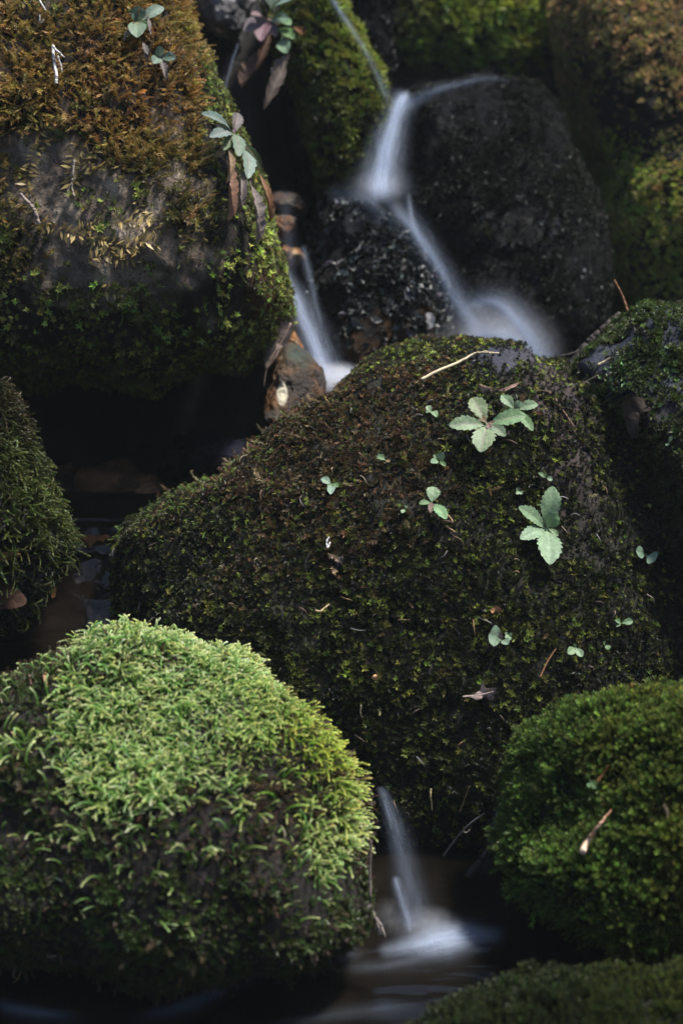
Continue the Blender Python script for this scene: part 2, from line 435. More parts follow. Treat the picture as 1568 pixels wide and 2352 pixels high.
def moss(b, name, pts, kind, size, tip, base, seed=1, k=.60, up=.3, grav=.8, jit=.35, svar=.35, mat=None, cvar=.25, sink=.12, wander=.55, nw=1.0, tint=None, label=None):  # default scale darkens other moss so the front-left sun patch is in colour
    Pp, N, px, py = pts; n = len(Pp)
    if n == 0: return None
    rs = np.random.default_rng(seed)
    sz = size * (1 + svar * rs.uniform(-1, 1, n)) * np.clip(1 + .55 * fbm(Pp * 48 + 3.1, 2) + .30 * fbm(Pp * 14, 2), .45, 1.6)
    if callable(tip): tipc = tip(px, py, Pp, N, rs)
    else: tipc = np.tile(tip, (n, 1))
    if callable(base): basec = base(px, py, Pp, N, rs)
    else: basec = np.tile(base, (n, 1))
    br = np.exp(cvar * rs.normal(size=(n, 1))); hue = 1 + .10 * rs.normal(size=(n, 3))
    tipc = np.clip(tipc * br * hue * k, .002, .9); basec = np.clip(basec * br * hue * k, .002, .9)
    z = unit(nw * N + np.array([0, 0, up]) + jit * rs.normal(size=(n, 3)))
    xh = np.array([0, 0, -grav]) + .5 * N + wander * rs.normal(size=(n, 3))
    x = unit(xh - (xh * z).sum(-1, keepdims=True) * z); y = np.cross(z, x)
    org = Pp - N * (sz * sink)[:, None]
    which = rs.integers(0, len(TPL[kind]), n)
    Vs, Fs, Cs, off = [], [], [], 0
    for k, (tv, tf, h) in enumerate(TPL[kind]):
        i = np.where(which == k)[0]
        if not len(i): continue
        R = np.stack([x[i], y[i], z[i]], -1)
        V = np.einsum('nij,vj->nvi', R, tv) * sz[i][:, None, None] + org[i][:, None]
        C = basec[i][:, None] * (1 - h)[None, :, None] + tipc[i][:, None] * h[None, :, None]
        Vs.append(V.reshape(-1, 3)); Cs.append(C.reshape(-1, 3))
        Fs.append((tf[None] + (np.arange(len(i)) * len(tv))[:, None, None]).reshape(-1, 3) + off); off += len(i) * len(tv)
    o = mesh_obj(name, np.concatenate(Vs), np.concatenate(Fs), mat or M_MOSS, b.root, col=np.concatenate(Cs), smooth=False)
    o['kind'] = 'stuff'
    if label: o['label'] = label
    return o

def blob(px, py, cx, cy_, rx, ry): return np.exp(-(((px - cx) / rx) ** 2 + ((py - cy_) / ry) ** 2))
def nz(Pp, f, o=0.0, oct=3): return fbm(Pp * f + o, oct)
def mixc(a, b, k): return a * (1 - k)[:, None] + b * k[:, None]

HUMUS = srgb(34, 29, 25)
# ---- the pale green front boulder
FL = boulder('front_left', 'round boulder covered in long pale green moss, brightest in the picture',
    [(215, 1462), (290, 1472), (365, 1495), (450, 1532), (530, 1560), (600, 1600), (655, 1648), (700, 1705), (740, 1765), (775, 1825), (795, 1875), (808, 1940),
     (828, 2010), (832, 2075), (800, 2130), (690, 2165), (560, 2195), (350, 2215), (150, 2205), (-60, 2150), (-150, 1980), (-130, 1740), (-60, 1610), (50, 1540), (130, 1490)],
    (390, 1850), 1.245, .105, .12, .42, .85, .020, 7,
    colfn=lambda px, py, V, N: mixc(np.tile(HUMUS, (len(px), 1)), np.tile(srgb(58, 50, 48), (len(px), 1)), sstep(2050, 2200, py) * .5))
def m_fl(px, py, Pp, N):
    d = 1.05 - .80 * blob(px, py, 640, 1800, 150, 90) - .55 * blob(px, py, 500, 1900, 160, 60) - .5 * blob(px, py, 330, 1950, 140, 50)
    d = d - .45 * sstep(1740, 1920, py) * sstep(760, 670, px) - .85 * sstep(1900, 2070, py + 60 * nz(Pp, 30)) - .9 * sstep(215, 75, px - .10 * (py - 1850) * (py < 1850))
    d = d - .85 * blob(px, py, 150, 1500, 110, 60) - .6 * blob(px, py, 60, 1620, 90, 70)
    return np.clip(d + .35 * nz(Pp, 38), .03, 1) * (py < 2150) * sstep(835, 790, px - .0 * py + 40 * sstep(1950, 2050, py))
moss(FL, 'moss', scatter(FL, 37000, m_fl, 5), 'frond', .0128,
     lambda px, py, Pp, N, rs: mixc(np.tile(np.array([.84, .98, .42]), (len(px), 1)), np.tile(np.array([.78, .80, .14]), (len(px), 1)), np.clip(blob(px, py, 740, 1740, 150, 160) * .9, 0, 1)),
     np.array([.080, .27, .008]), 6, up=1.3, nw=.38, grav=.1, jit=.2, cvar=.2, k=1.0, wander=.9, mat=M_MOSS_PALE)  # full scale and whitish tips put a sun patch into this moss colour
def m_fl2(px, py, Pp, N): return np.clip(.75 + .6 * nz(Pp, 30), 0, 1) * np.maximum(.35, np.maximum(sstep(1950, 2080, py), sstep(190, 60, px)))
moss(FL, 'dark_moss', scatter(FL, 26000, m_fl2, 8), 'star', .0065, np.array([.095, .14, .032]), np.array([.015, .018, .008]), 9, up=.2)  # dark tone also carries the shade on the lower front
# litter of dead brown shoots between the green ones
moss(FL, 'dead_moss', scatter(FL, 26000, lambda px, py, Pp, N: np.clip(.12 + .9 * blob(px, py, 650, 1800, 190, 130) + .25 * blob(px, py, 200, 1530, 160, 60), 0, 1), 12), 'feather', .010,
     np.array([.14, .09, .05]), np.array([.05, .035, .025]), 13, up=0, grav=1.2, jit=.7)

# ---- the deep green front boulder at the right
FR = boulder('front_right', 'dense deep green moss boulder at the right edge with a tan needle on it',
    [(1568, 1652), (1450, 1686), (1350, 1712), (1275, 1742), (1222, 1794), (1194, 1850), (1182, 1900), (1180, 1960), (1205, 2050), (1255, 2130), (1290, 2180),
     (1350, 2220), (1568, 2240), (1780, 2220), (1920, 2000), (2000, 1790), (1930, 1650), (1750, 1625)],
    (1500, 1920), 1.225, .08, .12, .45, .85, .034, 7.5, colfn=lambda px, py, V, N: np.tile(srgb(28, 30, 20), (len(px), 1)))
moss(FR, 'moss', scatter(FR, 56000, lambda px, py, Pp, N: np.clip(1.05 + .4 * nz(Pp, 28) - .55 * sstep(2080, 2200, py - .2 * (px - 1300)), .1, 1), 15), 'spike', .0098,
     lambda px, py, Pp, N, rs: mixc(np.tile(np.array([.20, .30, .06]), (len(px), 1)), np.tile(np.array([.30, .32, .055]), (len(px), 1)), np.clip(.35 + .9 * nz(Pp, 22), 0, 1) * sstep(1250, 1500, px)),
     np.array([.012, .035, .005]), 16, up=.8, nw=.6, grav=.3, jit=.4, svar=.5, cvar=.45, k=.64)

# ---- foreground boulder, out of focus
FG = boulder('foreground', 'blurred low mossy boulder in the bottom right corner of the picture',
    [(950, 2420), (1030, 2368), (1100, 2336), (1180, 2308), (1290, 2280), (1400, 2266), (1568, 2258), (1800, 2260), (1950, 2400), (1900, 2560), (1300, 2640), (950, 2520)],
    (1420, 2430), 1.06, .05, .08, .5, .85, .012, 10, colfn=lambda px, py, V, N: np.tile(srgb(30, 28, 20), (len(px), 1)))
moss(FG, 'moss', scatter(FG, 20000, lambda px, py, Pp, N: np.clip(.95 + .7 * nz(Pp, 40), .1, 1), 21), 'spike', .0095,
     lambda px, py, Pp, N, rs: mixc(np.tile(np.array([.075, .10, .03]), (len(px), 1)), np.tile(np.array([.13, .17, .03]), (len(px), 1)), sstep(1250, 1500, px + 80 * nz(Pp, 30))), np.array([.012, .02, .006]), 22, up=.6, k=.55, svar=.5)

# ---- left edge boulder
LE = boulder('left_edge', 'mossy boulder cut by the left edge with dark glossy moss spilling to the water',
    [(-20, 890), (15, 935), (30, 1010), (62, 1085), (100, 1170), (130, 1222), (140, 1262), (120, 1310), (95, 1360), (40, 1410), (-80, 1410), (-200, 1250), (-200, 1000), (-110, 880)],
    (10, 1170), 1.43, .07, .12, .2, .85, .012, 12, colfn=lambda px, py, V, N: np.tile(srgb(30, 26, 22), (len(px), 1)))
moss(LE, 'moss', scatter(LE, 6500, lambda px, py, Pp, N: np.clip(1.1 - .8 * sstep(1200, 1330, py) + .4 * nz(Pp, 30), .05, 1), 25), 'frond', .0145,
     lambda px, py, Pp, N, rs: mixc(np.tile(np.array([.10, .075, .03]), (len(px), 1)), np.tile(np.array([.17, .21, .05]), (len(px), 1)), sstep(950, 1090, py + 60 * nz(Pp, 25) + .3 * px)),
     np.array([.02, .03, .008]), 26, up=.35, grav=.6, jit=.5, wander=.9, k=.72)
moss(LE, 'wet_moss', scatter(LE, 9000, lambda px, py, Pp, N: sstep(1180, 1280, py), 27), 'leaflet', .006, np.array([.02, .03, .015]), np.array([.01, .014, .01]), 28, mat=M_WETMOSS)

# ---- the big dark central boulder
def c_cb(px, py, V, N):
    c = np.tile(srgb(36, 34, 24), (len(px), 1))
    c = mixc(c, np.tile(srgb(58, 60, 72), (len(px), 1)), sstep(.25, .6, blob(px, py, 1165, 822, 105, 36) + blob(px, py, 960, 806, 60, 14)))
    c = mixc(c, np.tile(srgb(70, 58, 54), (len(px), 1)), np.clip(blob(px, py, 1270, 900, 80, 90) + .7 * blob(px, py, 1310, 1060, 70, 140), 0, 1))
    return c
CB = boulder('centre', 'huge dark mossy boulder in the centre carrying pale leaf rosettes',
    [(262, 1400), (268, 1330), (300, 1240), (350, 1180), (435, 1122), (505, 1090), (600, 1020), (690, 960), (780, 890), (860, 832), (950, 808), (1050, 803), (1150, 812), (1240, 822),
     (1320, 835), (1400, 900), (1500, 1040), (1620, 1250), (1660, 1500), (1600, 1800), (1400, 1960), (1150, 1995), (960, 1985), (850, 1920), (700, 1820), (450, 1720), (310, 1570)],
    (880, 1400), 1.50, .15, .20, .35, .88, .022, 7, colfn=c_cb)
def m_cb(px, py, Pp, N):
    bare = blob(px, py, 1165, 822, 100, 34) * 1.3 + .7 * blob(px, py, 1275, 900, 70, 80) + .55 * blob(px, py, 1310, 1060, 60, 140) + .3 * blob(px, py, 1330, 1250, 110, 200)
    return np.clip(1.0 - bare + .35 * nz(Pp, 30) - .5 * np.clip(nz(Pp, 9, 4) - .1, 0, 1), .03, 1)
def t_cb(px, py, Pp, N, rs):
    n = len(px)
    c = np.tile(np.array([.040, .045, .015]), (n, 1))
    k = rs.random(n)
    br = np.clip(1.15 * blob(px, py, 700, 1020, 330, 170) + .12 + .6 * nz(Pp, 12), 0, .65) * sstep(1450, 1150, py) * sstep(1150, 900, px)
    c[k < .20] = np.array([.32, .37, .07])
    c[k > .80] = np.array([.035, .03, .028])
    j = rs.random(n) < br
    c[j] = np.array([.10, .062, .026])
    c[j & (rs.random(n) < .25)] = np.array([.30, .19, .08])
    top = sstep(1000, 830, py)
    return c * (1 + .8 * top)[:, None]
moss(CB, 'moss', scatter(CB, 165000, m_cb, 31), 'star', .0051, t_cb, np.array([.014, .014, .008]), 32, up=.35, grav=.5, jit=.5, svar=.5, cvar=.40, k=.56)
def m_cb2(px, py, Pp, N): return np.clip(.9 * blob(px, py, 700, 1050, 300, 130) + .10 * blob(px, py, 850, 1250, 400, 200), 0, 1) * np.clip(.6 + nz(Pp, 20), 0, 1)
moss(CB, 'brown_moss', scatter(CB, 9000, m_cb2, 33), 'feather', .013,
     lambda px, py, Pp, N, rs: mixc(np.tile(np.array([.14, .085, .04]), (len(px), 1)), np.tile(np.array([.42, .31, .17]), (len(px), 1)), (rs.random(len(px)) < .22).astype(float)),
     np.array([.07, .045, .025]), 34, up=0, grav=1.3, jit=.6, k=1.15)
moss(CB, 'edge_moss', scatter(CB, 22000, lambda px, py, Pp, N: np.clip(blob(px, py, 420, 1170, 200, 50) + sstep(-.05, .18, .22 - (N * unit(CAM - Pp)).sum(-1)) * (px < 700) * .6, 0, 1) * (px < 720), 35), 'frond', .0085,
     np.array([.34, .46, .12]), np.array([.03, .05, .012]), 36, up=.5, jit=.4, k=.9)  # tips brightened to put sunlight on the rim into the colour
moss(CB, 'soil_crumbs', scatter(CB, 30000, lambda px, py, Pp, N: np.clip(blob(px, py, 1270, 890, 75, 80) + .8 * blob(px, py, 1315, 1050, 75, 150) + .35 * blob(px, py, 1350, 1250, 120, 200), 0, 1), 37), 'leaflet', .0034,
     np.array([.075, .062, .056]), np.array([.03, .025, .022]), 38, jit=1.0)

# ---- right middle boulder
RM = boulder('right_middle', 'blue grey rock patched with yellow green moss beside the central boulder, at the right edge',
    [(1325, 860), (1392, 785), (1470, 722), (1568, 698), (1720, 690), (1860, 820), (1900, 1050), (1870, 1400), (1720, 1560), (1560, 1460), (1470, 1250), (1400, 1020), (1345, 930)],
    (1600, 1080), 1.545, .15, .2, .35, .85, .018, 9,
    colfn=lambda px, py, V, N: mixc(np.tile(srgb(40, 35, 32), (len(px), 1)), np.tile(srgb(42, 46, 58), (len(px), 1)), sstep(1000, 860, py)))
def m_rm(px, py, Pp, N): return np.clip(1.05 + 1.5 * nz(Pp, 17, 3.3) - .5 * blob(px, py, 1400, 800, 90, 40) + .35 * blob(px, py, 1400, 880, 90, 60), .02, 1) * sstep(690, 720, py)
moss(RM, 'moss', scatter(RM, 34000, m_rm, 41), 'star', .0072,
     lambda px, py, Pp, N, rs: mixc(np.tile(np.array([.06, .075, .022]), (len(px), 1)), np.tile(np.array([.17, .25, .055]), (len(px), 1)), np.clip(rs.random(len(px)) * 1.6 - .5, 0, 1) * sstep(1250, 850, py)),
     np.array([.02, .025, .01]), 42, up=.4)

moss(RM, 'bright_moss', scatter(RM, 9000, lambda px, py, Pp, N: np.clip(blob(px, py, 1425, 870, 75, 50) + .8 * blob(px, py, 1520, 800, 60, 30) + .5 * blob(px, py, 1410, 760, 40, 30) + .7 * nz(Pp, 40) - .3, 0, 1), 43), 'leaflet', .0075,
     np.array([.42, .60, .22]), np.array([.10, .16, .04]), 44, up=.5, k=1.0)
# ---- upper left orange boulder
def bare_ul(px, py, Pp):
    return np.clip(1.2 * blob(px, py, 200, 470, 190, 130) + 1.1 * blob(px, py, 290, 600, 160, 100) + .8 * blob(px, py, 90, 330, 70, 60) + .3 * blob(px, py, 130, 620, 100, 60) + .75 * nz(Pp, 18), 0, 1)
def c_ul(px, py, V, N):
    c = mixc(np.tile(srgb(36, 30, 24), (len(px), 1)), np.tile(srgb(122, 106, 90), (len(px), 1)), sstep(.3, .75, bare_ul(px, py, V)))
    c = mixc(c, np.tile(srgb(195, 175, 150), (len(px), 1)), np.clip(nz(V, 40, 7, 5) * 2.2 - .3, 0, .8) * sstep(.4, .8, bare_ul(px, py, V)))
    return mixc(c, np.tile(srgb(120, 84, 48), (len(px), 1)), np.clip(blob(px, py, 625, 690, 45, 70) * .9, 0, 1))
UL = boulder('upper_left', 'large grey boulder with orange brown moss on top, overhanging a dark hollow at the left',
    [(405, -20), (440, 80), (485, 185), (515, 262), (555, 345), (585, 430), (608, 520), (632, 600), (648, 665), (635, 720), (595, 762), (555, 795), (530, 825), (470, 808), (420, 820), (370, 850),
     (320, 880), (240, 855), (150, 845), (60, 860), (-20, 860), (-200, 800), (-330, 500), (-330, 100), (-200, -180), (60, -280), (280, -200)],
    (190, 340), 1.63, .15, .34, .25, .84, .016, 8, colfn=c_ul, res=(280, 380), mat=M_BARE)
def m_ul(px, py, Pp, N): return np.clip(1.15 - 1.25 * bare_ul(px, py, Pp) + .2 * nz(Pp, 30) - .3 * sstep(480, 620, py), .0, 1) * sstep(660, 600, py) * sstep(455, 400, px - .12 * py)
def t_ul(px, py, Pp, N, rs):
    n = len(px); k = np.clip(.5 + 1.1 * nz(Pp, 14, 5), 0, 1)
    c = mixc(np.tile(np.array([.52, .28, .07]), (n, 1)), np.tile(np.array([.54, .40, .09]), (n, 1)), k)
    g = np.clip(.9 * nz(Pp, 11, 2) + .15 + .9 * sstep(300, 560, py), 0, 1)
    c = mixc(c, np.tile(np.array([.11, .12, .025]), (n, 1)), g)
    j = rs.random(n) < .12; c[j] = np.array([.80, .54, .20])
    return c
moss(UL, 'orange_moss', scatter(UL, 60000, m_ul, 51), 'feather', .0125, t_ul,
     lambda px, py, Pp, N, rs: t_ul(px, py, Pp, N, rs) * .35, 52, up=.1, grav=1.1, jit=.55, svar=.4)
def m_ul2(px, py, Pp, N):
    low = sstep(600, 730, py + 70 * nz(Pp, 18) - .15 * np.abs(px - 250))
    rt = sstep(360, 470, px - .35 * (py - 150)) * sstep(-20, 120, py)
    lf = sstep(70, -10, px) * sstep(350, 450, py)
    return np.clip(np.maximum(np.maximum(low, rt), lf) * (1 - .7 * bare_ul(px, py, Pp)) + .9 * nz(Pp, 26) - .15, 0, 1)
moss(UL, 'green_moss', scatter(UL, 52000, m_ul2, 53), 'star', .0078,
     lambda px, py, Pp, N, rs: mixc(np.tile(np.array([.085, .085, .030]), (len(px), 1)), np.tile(np.array([.48, .58, .12]), (len(px), 1)), np.clip(rs.random(len(px)) * 1.7 - 1.0 + .7 * blob(px, py, 520, 620, 90, 130), 0, 1)),
     np.array([.03, .04, .012]), 54, up=.2, grav=.8, jit=.4, k=1.4)
moss(UL, 'hanging_moss', scatter(UL, 20000, lambda px, py, Pp, N: np.clip(.9 * blob(px, py, 510, 620, 70, 140) + .55 * sstep(760, 830, py) + .5 * blob(px, py, 350, 700, 200, 60), 0, 1) * .7, 57), 'frond', .0092,
     np.array([.46, .62, .16]), np.array([.08, .13, .02]), 58, up=-.15, grav=1.0, jit=.35)
moss(UL, 'lichen', scatter(UL, 60000, lambda px, py, Pp, N: sstep(.35, .8, bare_ul(px, py, Pp)) * np.clip(.5 + .9 * nz(Pp, 50, 2), 0, 1), 59), 'leaflet', .0026,
     lambda px, py, Pp, N, rs: mixc(np.tile(np.array([.16, .14, .125]), (len(px), 1)), np.tile(np.array([.50, .45, .38]), (len(px), 1)), (rs.random(len(px)) < .22).astype(float)), np.array([.09, .08, .075]), 60, jit=1.2, k=1.0)
# creeping golden strands across the bare stone
def strands(b, name, lines, keys, size, tip, base, seed):
    pts = []
    for ln in lines:
        q = spline(np.array(ln, float), max(6, int(np.hypot(*(np.diff(np.array(ln, float), axis=0)).T).sum() / 7)))
        dv = np.gradient(q, axis=0)
        for (x, y), (dx, dy) in zip(q, dv):
            p, n = hit(x, y, keys, .002); p2, _ = hit(x + dx, y + dy, keys, .002)
            pts.append((p, n, unit(p2 - p)))
    tv, tf, h = TPL['feather'][0]
    Vs, Fs, Cs, o = [], [], [], 0; rs = np.random.default_rng(seed)
    for p, n, d in pts:
        for sg in (-1, 1):
            z = unit(sg * np.cross(n, d) + .5 * d + .25 * n + .35 * rs.normal(size=3)); x = unit(np.cross(z, d) + .2 * rs.normal(size=3)); y = np.cross(z, x)
            s = size * rs.uniform(.6, 1.3)
            wv = np.array([[0, 0, 0], [.0, .14, .45], [0, 0, 1.0], [0, -.14, .45]]) * s
            Vs.append(p + wv @ np.stack([x, y, z])); Fs.append(np.array([[0, 1, 2], [0, 2, 3]]) + o); o += 4
            k = rs.uniform(.6, 1.3); Cs.append(np.array([base, (base + tip) / 2, tip, (base + tip) / 2]) * k)
    ob = mesh_obj(name, np.concatenate(Vs), np.concatenate(Fs), M_MOSS, b.root, col=np.concatenate(Cs), smooth=False); ob['kind'] = 'stuff'
    return ob
strands(UL, 'creeping_moss', [
    [(100, 325), (85, 350), (70, 385), (65, 420), (68, 440)], [(98, 510), (130, 525), (175, 540), (215, 548), (250, 556), (290, 570)],
    [(262, 505), (285, 510), (320, 518), (360, 528)], [(315, 465), (325, 490), (345, 510)], [(185, 370), (200, 358), (225, 348)], [(290, 570), (320, 556), (350, 560)],
    [(170, 360), (165, 395), (170, 440)], [(205, 600), (225, 592), (240, 588)], [(235, 660), (270, 672), (305, 680)], [(90, 300), (120, 290), (150, 275)],
    [(180, 535), (205, 520), (235, 515)], [(250, 560), (265, 590), (300, 590)], [(205, 375), (215, 395)]], ['upper_left'], .0085,
    np.array([.62, .48, .20]), np.array([.36, .24, .07]), 5)

# ---- upper mossy outcrop left of the top stream
UP = boulder('upper_outcrop', 'narrow moss covered outcrop leaning between the top trickle and the upper waterfall',
    [(650, -90), (735, -70), (775, 25), (832, 130), (868, 225), (868, 300), (838, 365), (800, 400), (760, 425), (738, 385), (722, 310), (705, 225), (672, 150), (630, 60)],
    (765, 170), 1.92, .06, .16, .2, .85, .009, 14, colfn=lambda px, py, V, N: np.tile(srgb(28, 26, 24), (len(px), 1)))
moss(UP, 'moss', scatter(UP, 9000, lambda px, py, Pp, N: np.clip(1.1 - .5 * sstep(250, 400, py) + .5 * nz(Pp, 18), .05, 1), 61), 'star', .0125,
     lambda px, py, Pp, N, rs: mixc(np.tile(np.array([.05, .065, .02]), (len(px), 1)), np.tile(np.array([.26, .30, .04]), (len(px), 1)), np.clip(rs.random(len(px)) * .9 - .15 + .8 * sstep(690, 800, px - .25 * py) * sstep(260, 120, py), 0, 1)),
     np.array([.02, .025, .01]), 62, up=.3, k=.9)

# ---- pale stone at the very top
GR = boulder('pale_top', 'pale grey rough stone at the top edge beside the hanging rosette',
    [(405, -70), (500, -90), (575, -60), (572, 10), (556, 70), (540, 92), (505, 80), (465, 45), (425, 5)], (500, 0), 1.95, .05, .12, .2, .8, .012, 22, M_PALE,
    lambda px, py, V, N: mixc(np.tile(srgb(86, 82, 82), (len(px), 1)), np.tile(srgb(165, 158, 158), (len(px), 1)), sstep(-.1, .4, nz(V, 40))), ridge=.6, name='stone', cat='stone')

# ---- dark rounded boulder behind the waterfall
DD = boulder('dark_dome', 'dark wet rounded boulder behind the upper waterfall with water skimming its top',
    [(930, 275), (945, 220), (1020, 195), (1095, 178), (1165, 192), (1228, 232), (1282, 300), (1335, 410), (1375, 550), (1385, 700), (1350, 820), (1200, 880), (1050, 850), (975, 680), (938, 520), (924, 390)],
    (1160, 500), 2.02, .13, .2, .35, .85, .014, 8, M_WETBUMP, lambda px, py, V, N: mixc(np.tile(srgb(8, 8, 8), (len(px), 1)), np.tile(srgb(15, 14, 14), (len(px), 1)), np.clip(.3 + nz(V, 20), 0, 1)), ridge=.4)
moss(DD, 'dark_moss', scatter(DD, 26000, lambda px, py, Pp, N: np.clip(.5 + 1.1 * nz(Pp, 14), .1, 1), 73), 'star', .0075, np.array([.026, .030, .016]), np.array([.008, .009, .006]), 74, up=.1, jit=.5)
moss(DD, 'wet_moss', scatter(DD, 16000, lambda px, py, Pp, N: np.clip(.08 + .6 * np.exp(-((px - 1190 - .33 * (py - 330)) / 70) ** 2) * np.clip(.5 + nz(Pp, 16), 0, 1), 0, 1), 71), 'leaflet', .0062,
     lambda px, py, Pp, N, rs: mixc(np.tile(np.array([.014, .015, .013]), (len(px), 1)), np.tile(np.array([.20, .19, .19]), (len(px), 1)), (rs.random(len(px)) < .5 * np.clip(.5 * nz(Pp, 10, 4) + 1.1 * np.exp(-((px - 1180 - .33 * (py - 330)) / 75) ** 2) * sstep(250, 350, py), 0, 1)).astype(float)),  # pale leaflets paint wet glints along the slanting band
     np.array([.012, .012, .010]), 72, mat=M_WETMOSS, up=.1, jit=.5)

# ---- middle wet rock
MR = boulder('middle_wet', 'black wet rock with glossy leafy patches between the two lower cascades',
    [(745, 450), (800, 428), (855, 440), (915, 490), (965, 565), (1012, 655), (1028, 735), (1010, 820), (900, 900), (790, 900), (745, 810), (715, 690), (712, 570)],
    (870, 660), 1.86, .09, .14, .35, .8, .022, 12, M_WETBUMP,
    lambda px, py, V, N: mixc(mixc(np.tile(srgb(12, 11, 11), (len(px), 1)), np.tile(srgb(46, 50, 54), (len(px), 1)), blob(px, py, 850, 490, 90, 60)), np.tile(srgb(62, 42, 23), (len(px), 1)), np.clip(sstep(620, 760, py) * sstep(-.4, .3, nz(V, 24)) , 0, 1)), ridge=.5)  # grey blob paints the wet sheen on the top
moss(MR, 'wet_moss', scatter(MR, 7000, lambda px, py, Pp, N: np.clip(1.2 * blob(px, py, 900, 600, 120, 120) + .1 + .9 * nz(Pp, 16), 0, 1), 75), 'leaflet', .011,
     lambda px, py, Pp, N, rs: mixc(np.tile(np.array([.022, .026, .020]), (len(px), 1)), np.tile(np.array([.26, .27, .28]), (len(px), 1)), (rs.random(len(px)) < .20).astype(float)), np.array([.012, .014, .010]), 76, mat=M_WETMOSS, up=.2, jit=.5)  # scattered pale leaflets paint glossy specks

# ---- mossy banks behind
TM = boulder('top_bank', 'blurred bright green mossy boulder along the top edge behind the stream',
    [(850, -90), (1100, -120), (1400, -80), (1430, 60), (1350, 185), (1220, 215), (1000, 200), (880, 215), (835, 110)], (1080, 50), 2.40, .12, .3, .3, .85, .02, 9,
    colfn=lambda px, py, V, N: np.tile(srgb(26, 26, 20), (len(px), 1)))
moss(TM, 'moss', scatter(TM, 12000, lambda px, py, Pp, N: np.clip(.75 + 1.3 * nz(Pp, 7), .08, 1), 81), 'star', .018,
     lambda px, py, Pp, N, rs: mixc(np.tile(np.array([.04, .06, .02]), (len(px), 1)), np.tile(np.array([.44, .55, .07]), (len(px), 1)), np.clip(1.1 * blob(px, py, 1130, 60, 170, 110) + rs.random(len(px)) * .7 - .4, 0, 1)), np.array([.02, .03, .01]), 82, up=.3)
RW = boulder('right_bank', 'tall boulder at the upper right corner with tan moss above and green moss below',
    [(1280, -20), (1500, -50), (1800, -60), (1850, 300), (1800, 680), (1560, 730), (1470, 700), (1410, 640), (1388, 520), (1392, 400), (1375, 330), (1340, 230), (1300, 110)], (1570, 300), 2.12, .13, .3, .25, .85, .02, 8,
    colfn=lambda px, py, V, N: np.tile(srgb(19, 16, 12), (len(px), 1)), ridge=.4)
moss(RW, 'moss', scatter(RW, 48000, lambda px, py, Pp, N: np.clip(.95 + .9 * nz(Pp, 9) - .9 * blob(px, py, 1440, 240, 70, 60), .05, 1), 85), 'star', .0098,
     lambda px, py, Pp, N, rs: mixc(mixc(np.tile(np.array([.38, .27, .11]), (len(px), 1)), np.tile(np.array([.36, .42, .07]), (len(px), 1)), np.clip(rs.random(len(px)) * 1.6 - 1 + 1.2 * sstep(200, 420, py + 80 * nz(Pp, 8)), 0, 1)),
                                    np.tile(np.array([.62, .42, .18]), (len(px), 1)), (rs.random(len(px)) < .3 * sstep(260, 120, py) * sstep(1380, 1450, px)).astype(float)),
     np.array([.025, .022, .012]), 86, up=.1, grav=.9, jit=.45, k=.85)
BK = boulder('dark_back', 'black rock face painting the shade deep behind the dark gap at the upper middle',  # near-black face put over lit ground to paint the hollow's shade
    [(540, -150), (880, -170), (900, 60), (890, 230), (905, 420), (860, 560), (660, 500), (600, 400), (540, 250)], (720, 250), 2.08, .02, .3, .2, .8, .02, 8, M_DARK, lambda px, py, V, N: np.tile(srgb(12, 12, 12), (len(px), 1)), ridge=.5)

moss(BK, 'wet_moss', scatter(BK, 7000, None, 88), 'leaflet', .010, np.array([.02, .024, .016]), np.array([.008, .009, .008]), 89, k=.35)  # moss darkened for the same painted shade
# ---- small wet stones
def c_amber(px, py, V, N):
    k = np.clip(.5 + 1.3 * nz(V, 45, 3), 0, 1)
    return mixc(mixc(np.tile(srgb(70, 50, 32), (len(px), 1)), np.tile(srgb(190, 120, 40), (len(px), 1)), k), np.tile(srgb(215, 190, 150), (len(px), 1)), np.clip(nz(V, 60, 8) * 2 - .5, 0, .8))
S1 = boulder('amber_stone', 'orange brown wet stone with a dead leaf draped over it', [(585, 785), (620, 738), (655, 745), (685, 770), (692, 810), (650, 845), (610, 835)], (640, 790), 1.72, .03, .05, .2, .75, .006, 40, M_WET, c_amber, name='stone', cat='stone', detail=.0005, res=(80, 120))
def c_s2(px, py, V, N):
    c = mixc(np.tile(srgb(56, 40, 25), (len(px), 1)), np.tile(srgb(124, 80, 34), (len(px), 1)), np.clip(nz(V, 40) * 1.4, 0, 1))
    c = mixc(c, np.tile(srgb(62, 74, 62), (len(px), 1)), np.clip(blob(px, py, 680, 815, 40, 30), 0, 1))
    return mixc(c, np.tile(srgb(225, 215, 185), (len(px), 1)), sstep(.45, .7, blob(px, py, 648, 905, 16, 34)))
S2 = boulder('wedge_stone', 'wet wedge shaped stone with one pale chip below the draped dead leaf', [(628, 850), (655, 805), (688, 798), (722, 828), (745, 885), (738, 935), (700, 985), (640, 1005), (605, 985), (610, 910)], (675, 900), 1.66, .04, .07, .25, .75, .006, 34, M_WET, c_s2, name='stone', cat='stone', detail=.0005, res=(90, 130))
S4 = boulder('blue_sheen_stone', 'dark flat stone with a painted blue sheen beside the left edge of the central boulder', [(372, 1040), (425, 1005), (500, 996), (570, 1002), (615, 1010), (600, 1060), (540, 1100), (440, 1110), (385, 1090)], (490, 1050), 1.68, .05, .08, .5, .8, .012, 24, M_WETBUMP,
    lambda px, py, V, N: mixc(np.tile(srgb(16, 15, 16), (len(px), 1)), np.tile(srgb(48, 50, 62), (len(px), 1)), blob(px, py, 545, 1030, 60, 26)), name='stone', cat='stone', detail=.0005, res=(90, 130), ridge=.4)  # blue-grey blob paints the wet sheen into the colour
SP = []
